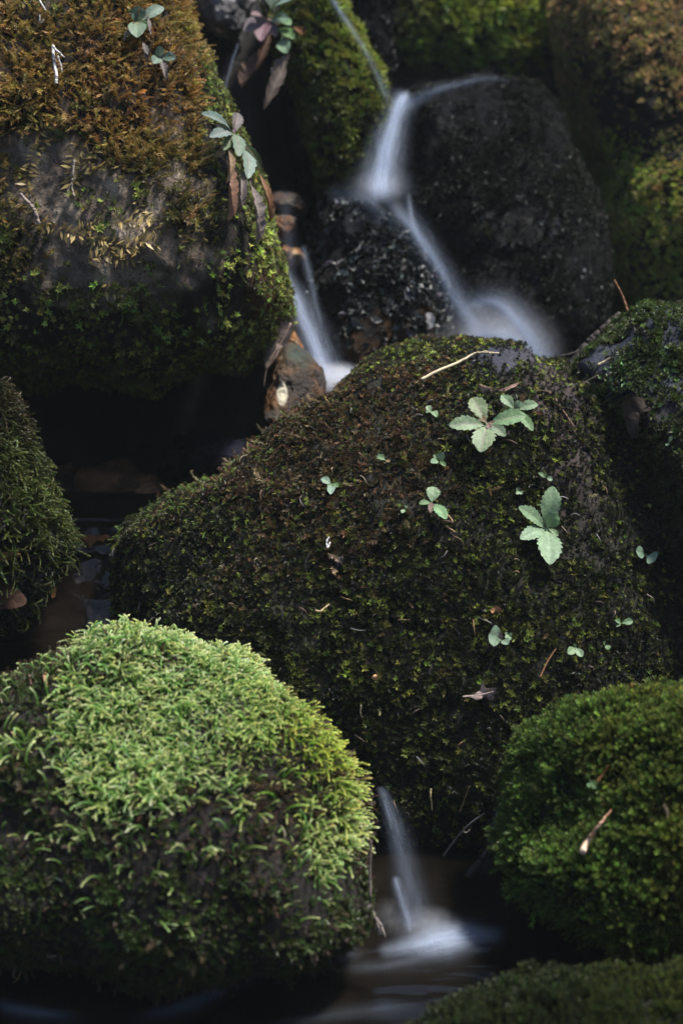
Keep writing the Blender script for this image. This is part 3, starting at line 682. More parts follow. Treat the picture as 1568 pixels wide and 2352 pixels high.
for k, (x, y, rx, ry, lab) in enumerate([(648, 520, 30, 26, 'topmost amber stone under the left cascade, dull orange'), (660, 590, 36, 26, 'pale golden stone at the head of the left cascade, largest of its pile'), (632, 560, 22, 20, 'small dark amber stone beside the golden stone in the left cascade'),
                                        (655, 470, 46, 26, 'brown sunken stone above the amber ones, blurred in the left stream')]):
    a = np.linspace(0, 2 * math.pi, 10, endpoint=False); rr = 1 + .15 * np.sin(3 * a + k)
    SP.append(boulder('pebble%d' % k, lab, np.stack([x + rx * rr * np.cos(a), y - ry * rr * np.sin(a)], -1), (x, y), 1.86 + .02 * (k == 3), .025, .05, .2, .8, .006, 50, M_WET,
        (lambda kk: (lambda px, py, V, N: c_amber(px, py, V, N) * (.16 if kk == 3 else (.22 if kk == 2 else (.8 if kk == 1 else .5)))))(k), name='stone', cat='stone', detail=.0005, res=(50, 80)))
def bed(key, label, cx, cy_, rx, ry, t, c, k):
    a = np.linspace(0, 2 * math.pi, 12, endpoint=False); rr = 1 + .12 * np.sin(2 * a + k) + .08 * np.sin(5 * a + 2 * k)
    return boulder(key, label, np.stack([cx + rx * rr * np.cos(a), cy_ - ry * rr * np.sin(a)], -1), (cx, cy_), t, .04, .08, .5, .8, .008, 30, M_WET, lambda px, py, V, N: mixc(np.tile(c * .4, (len(px), 1)), np.tile(c, (len(px), 1)), sstep(-.3, .5, nz(V, 30, k))), name='stone', cat='stone', detail=.0005, res=(70, 110), ridge=.4)
bed('bed0', 'brown streambed stone with a pale vertical vein under the dark hollow', 245, 1130, 70, 80, 1.68, srgb(150, 108, 70), 1)
bed('bed1', 'dull brown streambed stone below the stone with the painted sheen', 340, 1150, 75, 70, 1.66, srgb(120, 86, 56), 2)
bed('bed2', 'dark brown streambed stone against the left edge boulder', 160, 1140, 60, 70, 1.70, srgb(105, 76, 50), 3)
bed('bed3', 'orange tinted submerged stone at the head of the rippled pool', 245, 1255, 55, 40, 1.585, srgb(215, 140, 76), 4)
bed('pool_rock', 'submerged brown rock at the foot of the lowest waterfall', 1060, 2060, 110, 90, 1.385, srgb(66, 54, 48), 5)

# ------------------------------------------------------------------ water
def on_plane(px, py, z):
    d = P(px, py, 1.0) - CAM; t = (z - CAM[2]) / d[..., 2]
    return CAM + d * t[..., None]

def pool(x0, x1, y0, y1, z, mat, res=.006, amp=.0006, freq=(30, 60), depth=.06, slope=0.0):
    nx, ny = int((x1 - x0) / res) + 2, int((y1 - y0) / res) + 2
    X, Y = np.meshgrid(np.linspace(x0, x1, nx), np.linspace(y0, y1, ny))
    Z = z + slope * (Y - y0) + amp * fbm(np.stack([X * freq[0], Y * freq[1], X * 0 + z * 50], -1), 3)
    V = np.stack([X, Y, Z], -1).reshape(-1, 3); F = grid_faces(ny, nx); n = len(V)
    bt = V.copy(); bt[:, 2] = z - depth
    edge = np.concatenate([np.arange(nx), np.arange(1, ny) * nx + nx - 1, (ny - 1) * nx + np.arange(nx - 2, -1, -1), np.arange(ny - 2, 0, -1) * nx])
    e2 = np.roll(edge, -1)
    side = np.stack([edge + n, e2 + n, e2, edge], -1)
    o = mesh_obj('water', np.concatenate([V, bt]), np.concatenate([F, side, F[:, ::-1] + n]), mat)
    o['kind'] = 'structure'; return o

M_POOL = water_mat('dark_stream_water', srgb(19, 16, 12), .16, (10, 34, 10), .35, .01)
M_RIPPLE = water_mat('rippled_stream_water', srgb(26, 21, 17), .13, (30, 22, 30), .5, .012)
M_POOL3 = water_mat('upper_pool_water', srgb(90, 84, 84), .25, (20, 40, 20), .3, .01)
WZ = -0.121
main_pool = pool(-.7, .7, -1.15, .02, WZ, M_POOL, .008, .0006, (12, 40))
left_pool = pool(-.52, -.12, -.08, .052, -.034, M_POOL, .006, .0008, (20, 40), depth=.12)
slide = pool(-.34, -.12, .05, .15, -.034, M_RIPPLE, .0025, .0030, (26, 44), slope=.62, depth=.12)
back_pool = pool(-.40, -.08, .148, .215, .028, M_RIPPLE, .006, .001, (20, 40), depth=.12)
mid_pool = pool(-.06, .14, .18, .42, .095, M_POOL3, .006, .001)

def ribbon(parent, name, path, mat=None, rows=110, cols=25, bulge=.5, layers=((0, 1, 1),), flat=None, edge=2.0, wob=6.0, head=.08, tail=.12):
    """a soft sheet of running water; path rows are (px, py, distance, half width, strength)"""
    q = spline(np.array(path, float), rows)
    u = np.linspace(-1, 1, cols); Vs, Fs, UV, A, o = [], [], [], [], 0
    for li, (off, wsc, asc) in enumerate(layers):
        x, y, t, hw, al = q.T
        hw = hw * wsc
        x = x + off * hw + wob * .25 * perlin(np.stack([np.arange(rows) * .09, np.full(rows, 3.7 * li + x[0] * .01), np.zeros(rows)], -1))
        d = unit(np.stack([np.gradient(x), np.gradient(y)], -1)); nx_, ny_ = -d[:, 1], d[:, 0]
        PX = x[:, None] + nx_[:, None] * hw[:, None] * u; PY = y[:, None] + ny_[:, None] * hw[:, None] * u
        if flat is not None: W = on_plane(PX, PY, np.full(PX.shape, flat + .003 + .002 * li))
        else: W = P(PX, PY, t[:, None] - mpp(t)[:, None] * hw[:, None] * bulge * np.sqrt(np.maximum(1 - u ** 2, 0))[None] - .004 * li)
        ln = np.concatenate([[0], np.cumsum(np.hypot(np.diff(x), np.diff(y)))])
        s = np.linspace(0, 1, rows)
        a = (1 - np.abs(u)[None] ** 1.5) ** edge * (al * asc * sstep(0, head, s) * sstep(1, 1 - tail, s))[:, None]
        Vs.append(W.reshape(-1, 3)); Fs.append(grid_faces(rows, cols) + o); o += rows * cols
        UV.append(np.stack([(u[None] * hw[:, None] / 100) + li * 7.3, np.repeat(ln[:, None] / 100, cols, 1)], -1).reshape(-1, 2)); A.append(a.ravel())
    return mesh_obj(name, np.concatenate(Vs), np.concatenate(Fs), mat or M_FOAM, parent, uv=np.concatenate(UV), attrs={'foam': np.concatenate(A)})

def mist(parent, px, py, t, rx, ry, rz, mat, name='splash'):
    c = P(px, py, t); n1, n2 = 24, 36
    ph = np.linspace(0, math.pi, n1); th = np.linspace(0, 2 * math.pi, n2, endpoint=False)
    s = mpp(t)
    L = np.stack([np.sin(ph)[:, None] * np.cos(th) * rx * s, np.sin(ph)[:, None] * np.sin(th) * rz, np.cos(ph)[:, None] * np.ones(n2) * ry * s], -1).reshape(-1, 3)
    return mesh_obj(name, L + c, grid_faces(n1, n2, True)[:, ::-1], mat, parent)

L3 = ((0, 1, .58), (.18, .5, .6), (-.22, .4, .5), (-.5, .26, .5), (.5, .24, .45), (.05, 1.35, .24))
wf = thing('waterfall', 'silky white upper waterfall beside the dark rounded boulder, sliding into a misty splash', 'waterfall', P(1140, 800, 1.80))
ribbon(wf, 'chute', [(938, 205, 1.93, 26, .4), (920, 235, 1.90, 36, .8), (903, 280, 1.88, 42, .85), (888, 340, 1.86, 52, .85), (876, 400, 1.84, 64, .8), (872, 440, 1.815, 74, .7), (874, 475, 1.79, 70, .35)], layers=L3, head=.12, tail=.22)
ribbon(wf, 'slide', [(880, 445, 1.80, 40, .35), (925, 500, 1.775, 42, .42), (970, 555, 1.765, 36, .6), (1010, 620, 1.76, 36, .55), (1045, 685, 1.76, 44, .45), (1085, 745, 1.755, 55, .45), (1110, 800, 1.75, 60, .4)], layers=L3, head=.2)
ribbon(wf, 'side_strand', [(935, 440, 1.84, 12, .15), (942, 490, 1.82, 14, .45), (955, 540, 1.79, 16, .4), (985, 600, 1.765, 16, .3)], layers=L3[:2])
ribbon(wf, 'veil', [(745, 440, 1.80, 26, .16), (800, 448, 1.775, 34, .28), (850, 470, 1.76, 44, .30), (915, 530, 1.755, 40, .24)], layers=L3[:2], tail=.35)
ribbon(wf, 'skim', [(925, 245, 1.88, 30, .6), (985, 215, 1.87, 22, .55), (1050, 195, 1.87, 18, .42), (1120, 182, 1.87, 15, .3), (1200, 192, 1.87, 12, .15)], layers=L3[:2], tail=.3)
mist(wf, 1140, 810, 1.74, 190, 165, .08, mist_mat('splash_mist', 24, (2.2, 2, 1.0), 2.6))
ribbon(wf, 'splash_arc', [(1050, 730, 1.73, 26, .2), (1095, 695, 1.72, 40, .45), (1150, 705, 1.71, 50, .55), (1200, 755, 1.70, 50, .55), (1240, 815, 1.70, 50, .5), (1262, 870, 1.70, 50, .4)], layers=L3, head=.25)
ribbon(wf, 'splash_arc', [(1060, 790, 1.70, 40, .4), (1130, 770, 1.69, 50, .6), (1190, 790, 1.69, 50, .6), (1235, 840, 1.69, 50, .5)], layers=L3, head=.25)
mist(wf, 872, 425, 1.80, 95, 46, .04, mist_mat('landing_mist', 11, power=2.2), 'spray')

lc = thing('waterfall', 'white cascade sliding down between the big left boulder and the black wet rock', 'waterfall', P(770, 870, 1.68))
ribbon(lc, 'veil', [(650, 430, 1.80, 30, .06), (656, 500, 1.79, 34, .10), (662, 570, 1.785, 34, .14), (672, 640, 1.77, 30, .18)], layers=L3[:3], tail=.3)
ribbon(lc, 'chute', [(640, 595, 1.80, 12, .5), (655, 640, 1.78, 26, .75), (682, 700, 1.76, 42, .8), (712, 770, 1.74, 48, .8), (735, 830, 1.72, 50, .75), (755, 880, 1.70, 50, .45)], layers=L3)
ribbon(lc, 'side_strand', [(692, 560, 1.82, 14, .2), (706, 620, 1.80, 18, .35), (722, 690, 1.78, 16, .25), (738, 760, 1.76, 14, .15)], layers=L3[:2])
ribbon(lc, 'side_strand', [(655, 690, 1.77, 14, .3), (648, 715, 1.76, 20, .4), (668, 740, 1.75, 24, .25)], layers=L3[:2])
mist(lc, 775, 868, 1.68, 80, 34, .04, mist_mat('cascade_mist', 85))
ribbon(lc, 'foam', [(735, 870, 1.7, 26, .7), (780, 868, 1.7, 24, .7), (850, 858, 1.7, 18, .4)], M_FOAM2, flat=.099, layers=((0, 1, 1), (0, 1.4, .4)))

bf = thing('waterfall', 'narrow lowest waterfall beside the pale green boulder, splashing into the front pool', 'waterfall', P(960, 2150, 1.26))
ribbon(bf, 'chute', [(866, 1806, 1.29, 14, .15), (882, 1832, 1.285, 20, .34), (907, 1910, 1.28, 36, .32), (930, 2010, 1.275, 50, .30), (945, 2090, 1.27, 60, .30), (955, 2150, 1.265, 68, .28)], layers=((0, 1, .55), (.12, .7, .4), (-.15, .6, .35), (.05, 1.4, .2)), tail=.1)
ribbon(bf, 'bright_edge', [(880, 1835, 1.28, 5, .5), (890, 1870, 1.28, 7, .6), (900, 1910, 1.278, 7, .1)], layers=L3[:2])
ribbon(bf, 'inner_strand', [(905, 2010, 1.262, 14, .7), (912, 2040, 1.26, 20, .75), (924, 2080, 1.258, 20, .7), (936, 2120, 1.256, 18, .7), (942, 2150, 1.255, 16, .5)], layers=L3[:3], head=.1)
mist(bf, 985, 2145, 1.25, 100, 42, .035, mist_mat('foot_mist', 60, (2.5, 2.5, 2.0)))
mist(bf, 890, 2115, 1.265, 50, 34, .03, mist_mat('foot_mist_small', 28), 'spray')
ribbon(bf, 'foam', [(860, 2190, 1.2, 20, .1), (930, 2176, 1.2, 28, .45), (1005, 2160, 1.2, 40, .95), (1060, 2150, 1.2, 36, .75), (1110, 2146, 1.2, 28, .3), (1170, 2148, 1.2, 28, .12)], M_FOAM2, flat=WZ, layers=((0, 1.2, .9), (.1, 1.8, .4)), edge=2.3)

ts = thing('waterfall', 'thin stream at the top edge running down past the mossy outcrop', 'waterfall', P(880, 225, 1.92))
ribbon(ts, 'chute', [(745, -30, 1.86, 10, .6), (778, 25, 1.86, 13, .8), (815, 80, 1.86, 14, .5), (850, 140, 1.86, 14, .45), (876, 190, 1.87, 17, .5), (896, 240, 1.88, 20, .6)], layers=L3[:3])
tr = thing('trickle', 'hair thin water trickle dropping from the pale stone into the dark gap', 'trickle', P(510, 250, 1.9))
ribbon(tr, 'strand', [(548, 95, 1.86, 6, .6), (535, 135, 1.86, 6, .8), (520, 190, 1.86, 7, .7), (510, 250, 1.86, 7, .5)], layers=L3[:2])
ribbon(tr, 'strand', [(525, 120, 1.905, 4, .12), (514, 170, 1.905, 4, .2), (506, 220, 1.905, 4, .12)], layers=L3[:1])
fs = thing('trickle', 'faint veil of water falling behind the deep green boulder at the right', 'trickle', P(1120, 1990, 1.33))
ribbon(fs, 'strand', [(1152, 1820, 1.325, 10, .12), (1140, 1880, 1.325, 20, .16), (1125, 1950, 1.322, 26, .14), (1110, 2020, 1.32, 30, .10)], layers=L3[:2])
for path in ([(860, 2188, 1, 18, .15), (760, 2195, 1, 22, .5), (610, 2222, 1, 24, .5), (520, 2262, 1, 24, .55), (420, 2310, 1, 22, .5), (280, 2345, 1, 20, .4)],
             [(1020, 2185, 1, 20, .10), (900, 2215, 1, 20, .08), (760, 2225, 1, 22, .06)],
             [(1000, 2300, 1, 10, .03), (860, 2318, 1, 26, .05), (700, 2340, 1, 20, .05), (560, 2365, 1, 10, .05)],
             [(-30, 2300, 1, 20, .16), (60, 2322, 1, 22, .25), (200, 2338, 1, 18, .20)]):
    ribbon(main_pool, 'foam_streak', path, M_FOAM2, flat=WZ, layers=((0, 1.5, .8), (.2, .8, .6)), edge=2.4, head=.3, tail=.3)
ribbon(left_pool, 'foam_streak', [(-20, 1415, 1, 14, .10), (80, 1420, 1, 16, .16), (200, 1418, 1, 12, .10)], M_FOAM2, flat=-.034, layers=((0, 1, 1),), head=.3, tail=.3)

# ------------------------------------------------------------------ leaves, seedlings, stems
G_PALE, G_MID, PURPLE = np.array([.36, .50, .28]), np.array([.20, .33, .14]), np.array([.26, .18, .20])
TANC, BROWN, GREYB, RUST = np.array([.42, .28, .17]), np.array([.16, .10, .06]), np.array([.30, .25, .22]), np.array([.32, .13, .04])

def leaf(parent, B, T, width, n, col, name='leaf', teeth=6, tooth=.24, arch=.10, fold=.26, fat=.62, petiole=.09, seed=0, curl=0.0, twist=0.0, midcol=None):
    B, T = np.asarray(B, float), np.asarray(T, float); ax = T - B; ln = np.linalg.norm(ax); ax = ax / ln
    sd_ = unit(np.cross(n, ax)); nn_ = np.cross(ax, sd_); R, C = 64, 11
    rs = np.random.default_rng(seed)
    s = np.linspace(0, 1, R); u = np.linspace(-1, 1, C)
    sb = np.clip((s - petiole) / (1 - petiole), 0, 1)
    prof = np.sin(math.pi * sb ** (.9 + .6 * fat)) ** (.8 - .25 * min(fat, 1.2))
    wdt = width / 2 * np.maximum(prof, .09 * (s < .5))
    saw = 1 + tooth * ((sb * teeth) % 1.0 - .4) * (sb > .1)
    lat = u[None] * wdt[:, None] * np.where(np.abs(u)[None] > .95, saw[:, None], 1)
    lat = lat + .04 * width * perlin(np.stack([s * 3, s * 0 + seed, s * 0], -1))[:, None]
    if name.startswith('dead'): lat = lat * (.72 + .35 * fbm(np.stack([s * 9, s * 0 + seed * 2.3, s * 0], -1), 3))[:, None]
    hgt = (arch * ln * np.sin(math.pi * s * .9))[:, None] + fold * np.abs(lat) + curl * ln * (np.abs(u)[None] ** 2) * sb[:, None]
    hgt = hgt + .05 * width * fbm(np.stack([np.repeat(s[:, None], C, 1) * 4, np.repeat(u[None], R, 0) * 1.6, np.full((R, C), seed * 1.7)], -1), 2) * np.abs(u)[None]
    a = twist * s
    V = B + (s * ln)[:, None, None] * ax + lat[..., None] * (sd_ * np.cos(a)[:, None] + nn_ * np.sin(a)[:, None])[:, None] + hgt[..., None] * nn_
    mc = np.clip(col * 1.25 + .02, 0, .8) if midcol is None else midcol
    k = np.exp(-(np.abs(u) / .10) ** 2)[None] * (1 - .5 * s)[:, None]
    vein = .12 * (np.abs(np.sin((sb[:, None] * 7 - np.abs(u)[None] * 1.3) * math.pi)) < .25)
    k = np.clip(k * .8 + vein, 0, 1)
    cc = col[None, None] * (1 - k)[..., None] + mc * k[..., None]
    cc = cc * (.58 + .10 * fbm(V * 90 + seed, 2))[..., None]  # leaf colour scaled down to set off the painted sun patch
    o = mesh_obj(name, V.reshape(-1, 3), grid_faces(R, C), M_DEAD if name.startswith('dead') else M_LEAF, parent, col=np.clip(cc.reshape(-1, 3), .003, .9))
    return o

def rosette(label, base, leaves, keys, cat='rosette plant', name='leaf_rosette', lift=.004, group=None, **kw):
    b, n = hit(*base, keys, lift)
    r = thing(name, label, cat, b, group)
    for k, lf in enumerate(leaves):
        tx, ty, wp, up, col = lf[:5]; o = dict(kw); o.update(lf[5] if len(lf) > 5 else {})
        bx = o.pop('base', base); bb, n0 = hit(*bx, keys, lift + .0006 * k)
        q, n1 = hit(tx, ty, keys, lift)
        _, _, tb = proj(bb); _, _, tq = proj(q)
        if abs(tq - tb) > .06: q = P(tx, ty, tb)
        nm = unit(unit(n0 + .3 * n1) + .7 * unit(CAM - bb) + np.array([0, 0, .25]))
        q = q + unit(CAM - q) * up
        lname = o.pop('name', 'leaf'); tooth_on = o.get('tooth', 1) != 0
        leaf(r, bb, q, (.66 if keys[0] == 'centre' and tooth_on else .9) * wp * mpp(tb), nm, col, lname, seed=int(tx * 7 + ty) % 97, **o)
    return r

CBK = ['centre']; ULK = ['upper_left']
rosette('largest pale green toothed rosette near the top of the central boulder, with pinkish centre', (1118, 985), [
    (1030, 985, 58, .010, G_PALE), (1086, 925, 62, .012, G_PALE * [1.05, .92, .85]), (1106, 1048, 78, .014, G_PALE * [1.1, 1.02, 1.0]), (1208, 966, 62, .016, G_PALE * [.9, 1.05, .85]),
    (1158, 1008, 40, .006, G_PALE * .85), (1098, 965, 26, .006, np.array([.30, .20, .10]), {'fat': .2}), (1140, 985, 20, .004, np.array([.30, .17, .12]), {'fat': .2}), (1128, 1000, 18, .005, np.array([.28, .16, .12]), {'fat': .2})], CBK, midcol=np.array([.50, .40, .34]))
rosette('small pale rosette tucked behind the right leaf of the largest rosette', (1182, 950), [(1152, 918, 40, .008, G_PALE), (1230, 938, 40, .012, G_PALE), (1218, 997, 34, .008, G_MID * 1.2), (1196, 930, 26, .008, G_PALE * .9)], CBK)
rosette('tall light green rosette with long upright leaf, on the right half of the central boulder', (1249, 1228), [
    (1262, 1117, 68, .014, np.array([.36, .52, .28])), (1182, 1168, 54, .012, np.array([.34, .50, .28])), (1184, 1245, 52, .012, np.array([.38, .54, .33])), (1257, 1308, 82, .016, np.array([.40, .56, .33])),
    (1279, 1182, 52, .016, np.array([.30, .46, .22])), (1278, 1238, 22, .004, np.array([.25, .38, .18]))], CBK, teeth=8)
rosette('three leaved rosette with brown heart left of the tall light green rosette', (988, 1166), [(993, 1128, 48, .008, G_PALE), (1020, 1202, 40, .010, G_PALE * [.85, 1.05, .85]), (962, 1168, 22, .004, G_MID), (984, 1186, 24, .006, np.array([.22, .14, .10]), {'fat': .2})], CBK)
rosette('lone little rosette farthest left among the plants on the central boulder', (763, 1124), [(740, 1108, 28, .007, np.array([.36, .52, .36])), (760, 1148, 28, .007, np.array([.36, .52, .38])), (781, 1128, 22, .005, G_MID), (752, 1130, 14, .003, G_MID)], CBK)
rosette('little rosette in dark moss above the three leaved rosette with brown heart', (1006, 1066), [(1016, 1045, 30, .007, G_PALE), (984, 1070, 24, .006, np.array([.33, .50, .30])), (1022, 1078, 16, .004, G_MID), (996, 1052, 14, .004, G_MID)], CBK)
rosette('small two leaved seedling left of the largest pale rosette', (992, 958), [(983, 942, 22, .006, G_PALE), (1006, 971, 24, .006, G_PALE), (978, 958, 12, .003, G_MID)], CBK)
rosette('small dull green sprout at the edge of the brown moss on the central boulder', (884, 1066), [(868, 1058, 24, .005, G_MID), (894, 1072, 16, .004, np.array([.30, .20, .10]))], CBK)
rosette('seedling with a bent pair of leaves just above the tall light green rosette', (1246, 1100), [(1228, 1092, 16, .006, G_PALE), (1262, 1102, 18, .006, G_PALE), (1246, 1088, 12, .004, G_MID)], CBK, name='seedling', cat='seedling')
rosette('tiny seedling just up and left of the tall light green rosette', (1188, 1131), [(1182, 1122, 12, .003, G_PALE), (1196, 1136, 12, .003, G_PALE), (1180, 1138, 10, .003, G_PALE)], CBK, name='seedling', cat='seedling', tooth=0)
rosette('seedling with two smooth round leaves at the dark right side of the central boulder', (1476, 1281), [(1453, 1272, 34, .008, np.array([.26, .40, .26])), (1496, 1290, 42, .008, np.array([.28, .42, .28]))], CBK + ['right_middle'], name='seedling', cat='seedling', tooth=0, fat=1.2, petiole=.2)
rosette('broad round grey green leaf pair low on the central boulder with tiny leaves beside it', (1152, 1478), [(1120, 1462, 58, .008, np.array([.26, .38, .24])), (1166, 1486, 22, .010, np.array([.34, .46, .32])), (1146, 1458, 14, .008, PURPLE)], CBK, name='seedling', cat='seedling', tooth=0, fat=1.3, petiole=.1)
rosette('tiny four lobed seedling touching the broad round leaf pair', (1168, 1464), [(1160, 1457, 9, .004, G_PALE), (1177, 1460, 9, .004, G_PALE), (1174, 1474, 9, .004, G_PALE), (1161, 1472, 9, .004, G_PALE)], CBK, name='seedling', cat='seedling', tooth=0, fat=1.3)
rosette('seedling with two narrow drooping leaves right of the broad round leaf pair', (1316, 1490), [(1298, 1504, 22, .006, np.array([.34, .50, .26])), (1331, 1511, 20, .008, np.array([.36, .50, .28])), (1316, 1482, 8, .003, G_MID)], CBK, name='seedling', cat='seedling', tooth=0, fat=.9)
rosette('seedling with one long pointed leaf at the dark right side of the central boulder', (1418, 1437), [(1443, 1434, 18, .006, np.array([.22, .38, .18])), (1404, 1430, 13, .004, np.array([.26, .42, .22])), (1406, 1442, 9, .003, G_MID)], CBK, name='seedling', cat='seedling', tooth=0)
rosette('small dim seedling between the drooping pair and the long pointed leaf', (1383, 1484), [(1378, 1475, 12, .003, G_MID), (1388, 1493, 16, .004, G_MID)], CBK, name='seedling', cat='seedling', tooth=0)
rosette('tiny pale seedling left of the three leaved rosette with brown heart', (930, 1178), [(926, 1187, 12, .003, G_PALE), (935, 1171, 10, .003, G_PALE)], CBK, name='seedling', cat='seedling', tooth=0, fat=1.2)
rosette('tiny upright pale seedling at the far right beneath the patched blue grey rock', (1542, 1017), [(1549, 1008, 12, .004, G_PALE), (1538, 1026, 12, .004, G_PALE)], ['right_middle'], name='seedling', cat='seedling', tooth=0, fat=1.2)
rosette('small green seedling hidden in the deep green moss of the front right boulder', (1375, 1800), [(1362, 1790, 18, .010, G_MID * .9), (1386, 1806, 18, .010, G_MID * .9), (1372, 1812, 12, .009, G_MID)], ['front_right'], name='seedling', cat='seedling', lift=.008)

rosette('grey green rosette near the top edge growing in orange moss', (316, 68), [
    (310, 20, 40, .016, np.array([.22, .31, .20])), (363, 34, 32, .018, np.array([.24, .33, .24])), (296, 38, 20, .010, np.array([.20, .30, .20])), (308, 104, 46, .016, np.array([.26, .35, .23])), (340, 80, 24, .010, G_MID * .7),
    (283, 102, 14, .006, GREYB, {'name': 'dead_leaf', 'tooth': 0}), (348, 96, 12, .008, GREYB, {'name': 'dead_leaf', 'base': (342, 62), 'tooth': 0})], ULK, teeth=4, tooth=.08, lift=.008)
rosette('smaller grey green rosette with a withered leaf hanging under it in orange moss', (366, 144), [
    (362, 117, 24, .012, np.array([.20, .29, .20])), (389, 138, 28, .014, np.array([.22, .31, .22])), (346, 157, 28, .012, np.array([.22, .31, .22])),
    (374, 205, 24, .010, GREYB, {'name': 'dead_leaf', 'tooth': 0, 'curl': .12}), (336, 136, 18, .006, GREYB, {'name': 'dead_leaf', 'base': (330, 112), 'tooth': 0})], ULK, teeth=4, tooth=.08, lift=.008)
P3 = rosette('large reddish green rosette with long withered leaves drooping from the orange mossed boulder', (518, 334), [
    (440, 286, 32, .030, np.array([.24, .35, .30])), (456, 326, 30, .030, np.array([.30, .38, .34])), (523, 280, 30, .020, np.array([.20, .17, .15])), (572, 406, 30, .016, np.array([.05, .09, .03])),
    (527, 386, 34, .030, np.array([.26, .36, .24])), (538, 428, 40, .036, np.array([.32, .42, .34]), {'base': (524, 360)}), (497, 368, 26, .018, np.array([.16, .24, .09])), (545, 350, 18, .015, np.array([.30, .18, .15])), (506, 300, 14, .015, PURPLE),
    (508, 528, 36, .022, np.array([.34, .19, .12]), {'name': 'dead_leaf', 'base': (480, 352), 'tooth': 0, 'curl': .10, 'fat': .25, 'arch': .03}),
    (492, 440, 24, .024, TANC, {'name': 'dead_leaf', 'base': (482, 362), 'tooth': 0, 'curl': .12, 'fat': .2}),
    (593, 532, 26, .018, np.array([.34, .18, .09]), {'name': 'dead_leaf', 'base': (556, 405), 'tooth': 0, 'curl': .12, 'fat': .2, 'arch': .06}),
    (562, 580, 40, .014, GREYB, {'name': 'dead_leaf', 'base': (532, 430), 'tooth': 0, 'curl': .14, 'fat': .2}), (524, 520, 26, .018, GREYB * .8, {'name': 'dead_leaf', 'base': (522, 420), 'tooth': 0, 'curl': .14, 'fat': .2})],
    ULK, lift=.012, midcol=np.array([.46, .30, .28]))
rb = P(615, 45, 1.86)
r4 = thing('leaf_rosette', 'purple and green rosette hanging at the top edge beside the pale grey stone', 'rosette plant', rb)
for k, (tx, ty, wd, col, bx, nm) in enumerate([(590, -4, 30, PURPLE, (612, 46), 'leaf'), (618, -8, 40, np.array([.36, .46, .36]), (622, 20), 'leaf'), (668, 4, 34, np.array([.36, .50, .42]), (630, 20), 'leaf'), (558, 74, 34, PURPLE * [.8, .95, .95], (608, 46), 'leaf'),
        (600, 98, 38, PURPLE * [1.2, 1, 1], (612, 48), 'leaf'), (664, 44, 30, np.array([.36, .52, .38]), (620, 48), 'leaf'), (668, 60, 30, np.array([.26, .42, .20]), (628, 52), 'leaf'), (676, 92, 28, np.array([.18, .30, .10]), (640, 66), 'leaf'), (662, 124, 34, np.array([.34, .50, .30]), (648, 84), 'leaf'),
        (575, 36, 22, np.array([.30, .20, .20]), (612, 46), 'leaf'), (636, 84, 22, PURPLE * .7, (618, 52), 'leaf'), (645, 18, 24, PURPLE, (620, 42), 'leaf'),
        (556, 206, 52, np.array([.17, .11, .08]), (618, 110), 'dead_leaf'), (585, 170, 30, np.array([.12, .06, .035]), (624, 70), 'dead_leaf'), (604, 258, 40, np.array([.22, .17, .14]), (664, 126), 'dead_leaf'), (636, 185, 44, np.array([.30, .24, .20]), (664, 120), 'dead_leaf'), (700, 84, 26, RUST * .6, (672, 60), 'dead_leaf')]):
    B = P(*bx, 1.855 - .002 * k); T = P(tx, ty, 1.825 - .004 * (k % 5))
    leaf(r4, B, T, wd * mpp(1.85), unit(-VD + .5 * VU + .2 * np.random.default_rng(k).normal(size=3)), col, nm, seed=k, tooth=.05 if nm == 'leaf' else 0, curl=0 if nm == 'leaf' else .15, fat=.6 if nm == 'leaf' else .35)
V, F = tube([P(700, 70, 1.93), P(660, 66, 1.89), P(630, 54, 1.865), P(612, 46, 1.855)], [.004, .004, .0035, .002]); mesh_obj('stem', V, F, M_WOOD, r4, col=np.tile(np.array([.12, .08, .06]), (len(V), 1)))

def flat_leaf(label, outline, keys, lift, col, curl=.15, vein=None, seed=0, name='dead_leaf', cat='dead leaf', t=None, tip=None):
    ol = np.array(outline, float); c = ol.mean(0); dense = spline(np.concatenate([ol, ol[:1]]), 64)[:-1]
    base, n = hit(*c, keys, lift) if t is None else (P(*c, t), -VD)
    n = unit(n + .8 * unit(CAM - base)); _, _, tb = proj(base)
    rings = np.linspace(0, 1, 9); rs = np.random.default_rng(seed); rad = np.hypot(*(dense - c).T).max() * mpp(tb)
    pts = []
    for r in rings:
        p = P(c[0] + (dense[:, 0] - c[0]) * r, c[1] + (dense[:, 1] - c[1]) * r, tb)
        th = np.arctan2(dense[:, 1] - c[1], dense[:, 0] - c[0])
        bendv = curl * rad * r ** 2 * (np.sin(2 * th + seed) + .5 * np.sin(3 * th + 2 * seed)) + .16 * curl * rad * fbm(p * 160 + seed, 2)
        pts.append(p + n * bendv[:, None])
    V = np.concatenate(pts); F = grid_faces(9, len(dense), True)
    cc = np.tile(col, (len(V), 1)) * (1 + .45 * fbm(V * 120 + seed, 3))[:, None]
    b = V.mean(0); r_ = thing(name, label, cat, b)
    mesh_obj('blade', V, F, M_DEAD, r_, col=np.clip(cc, .003, .9))
    if vein is not None:
        vp = [P(x, y, tb - .0025) + n * (.0010) for x, y in vein]
        V2, F2 = tube(vp, np.linspace(.0007, .0003, len(vp)), 24, 5); mesh_obj('midrib', V2, F2, M_WOOD, r_, col=np.tile(np.clip(col * 1.5, 0, .8), (len(V2), 1)))
    return r_
flat_leaf('pinkish brown curled star shaped dead leaf low on the central boulder', [(1072, 1598), (1098, 1588), (1108, 1566), (1116, 1580), (1138, 1580), (1134, 1596), (1128, 1612), (1112, 1602), (1096, 1606)], CBK, .006, np.array([.34, .25, .22]), .22, [(1062, 1600), (1100, 1596), (1132, 1588)], 3)
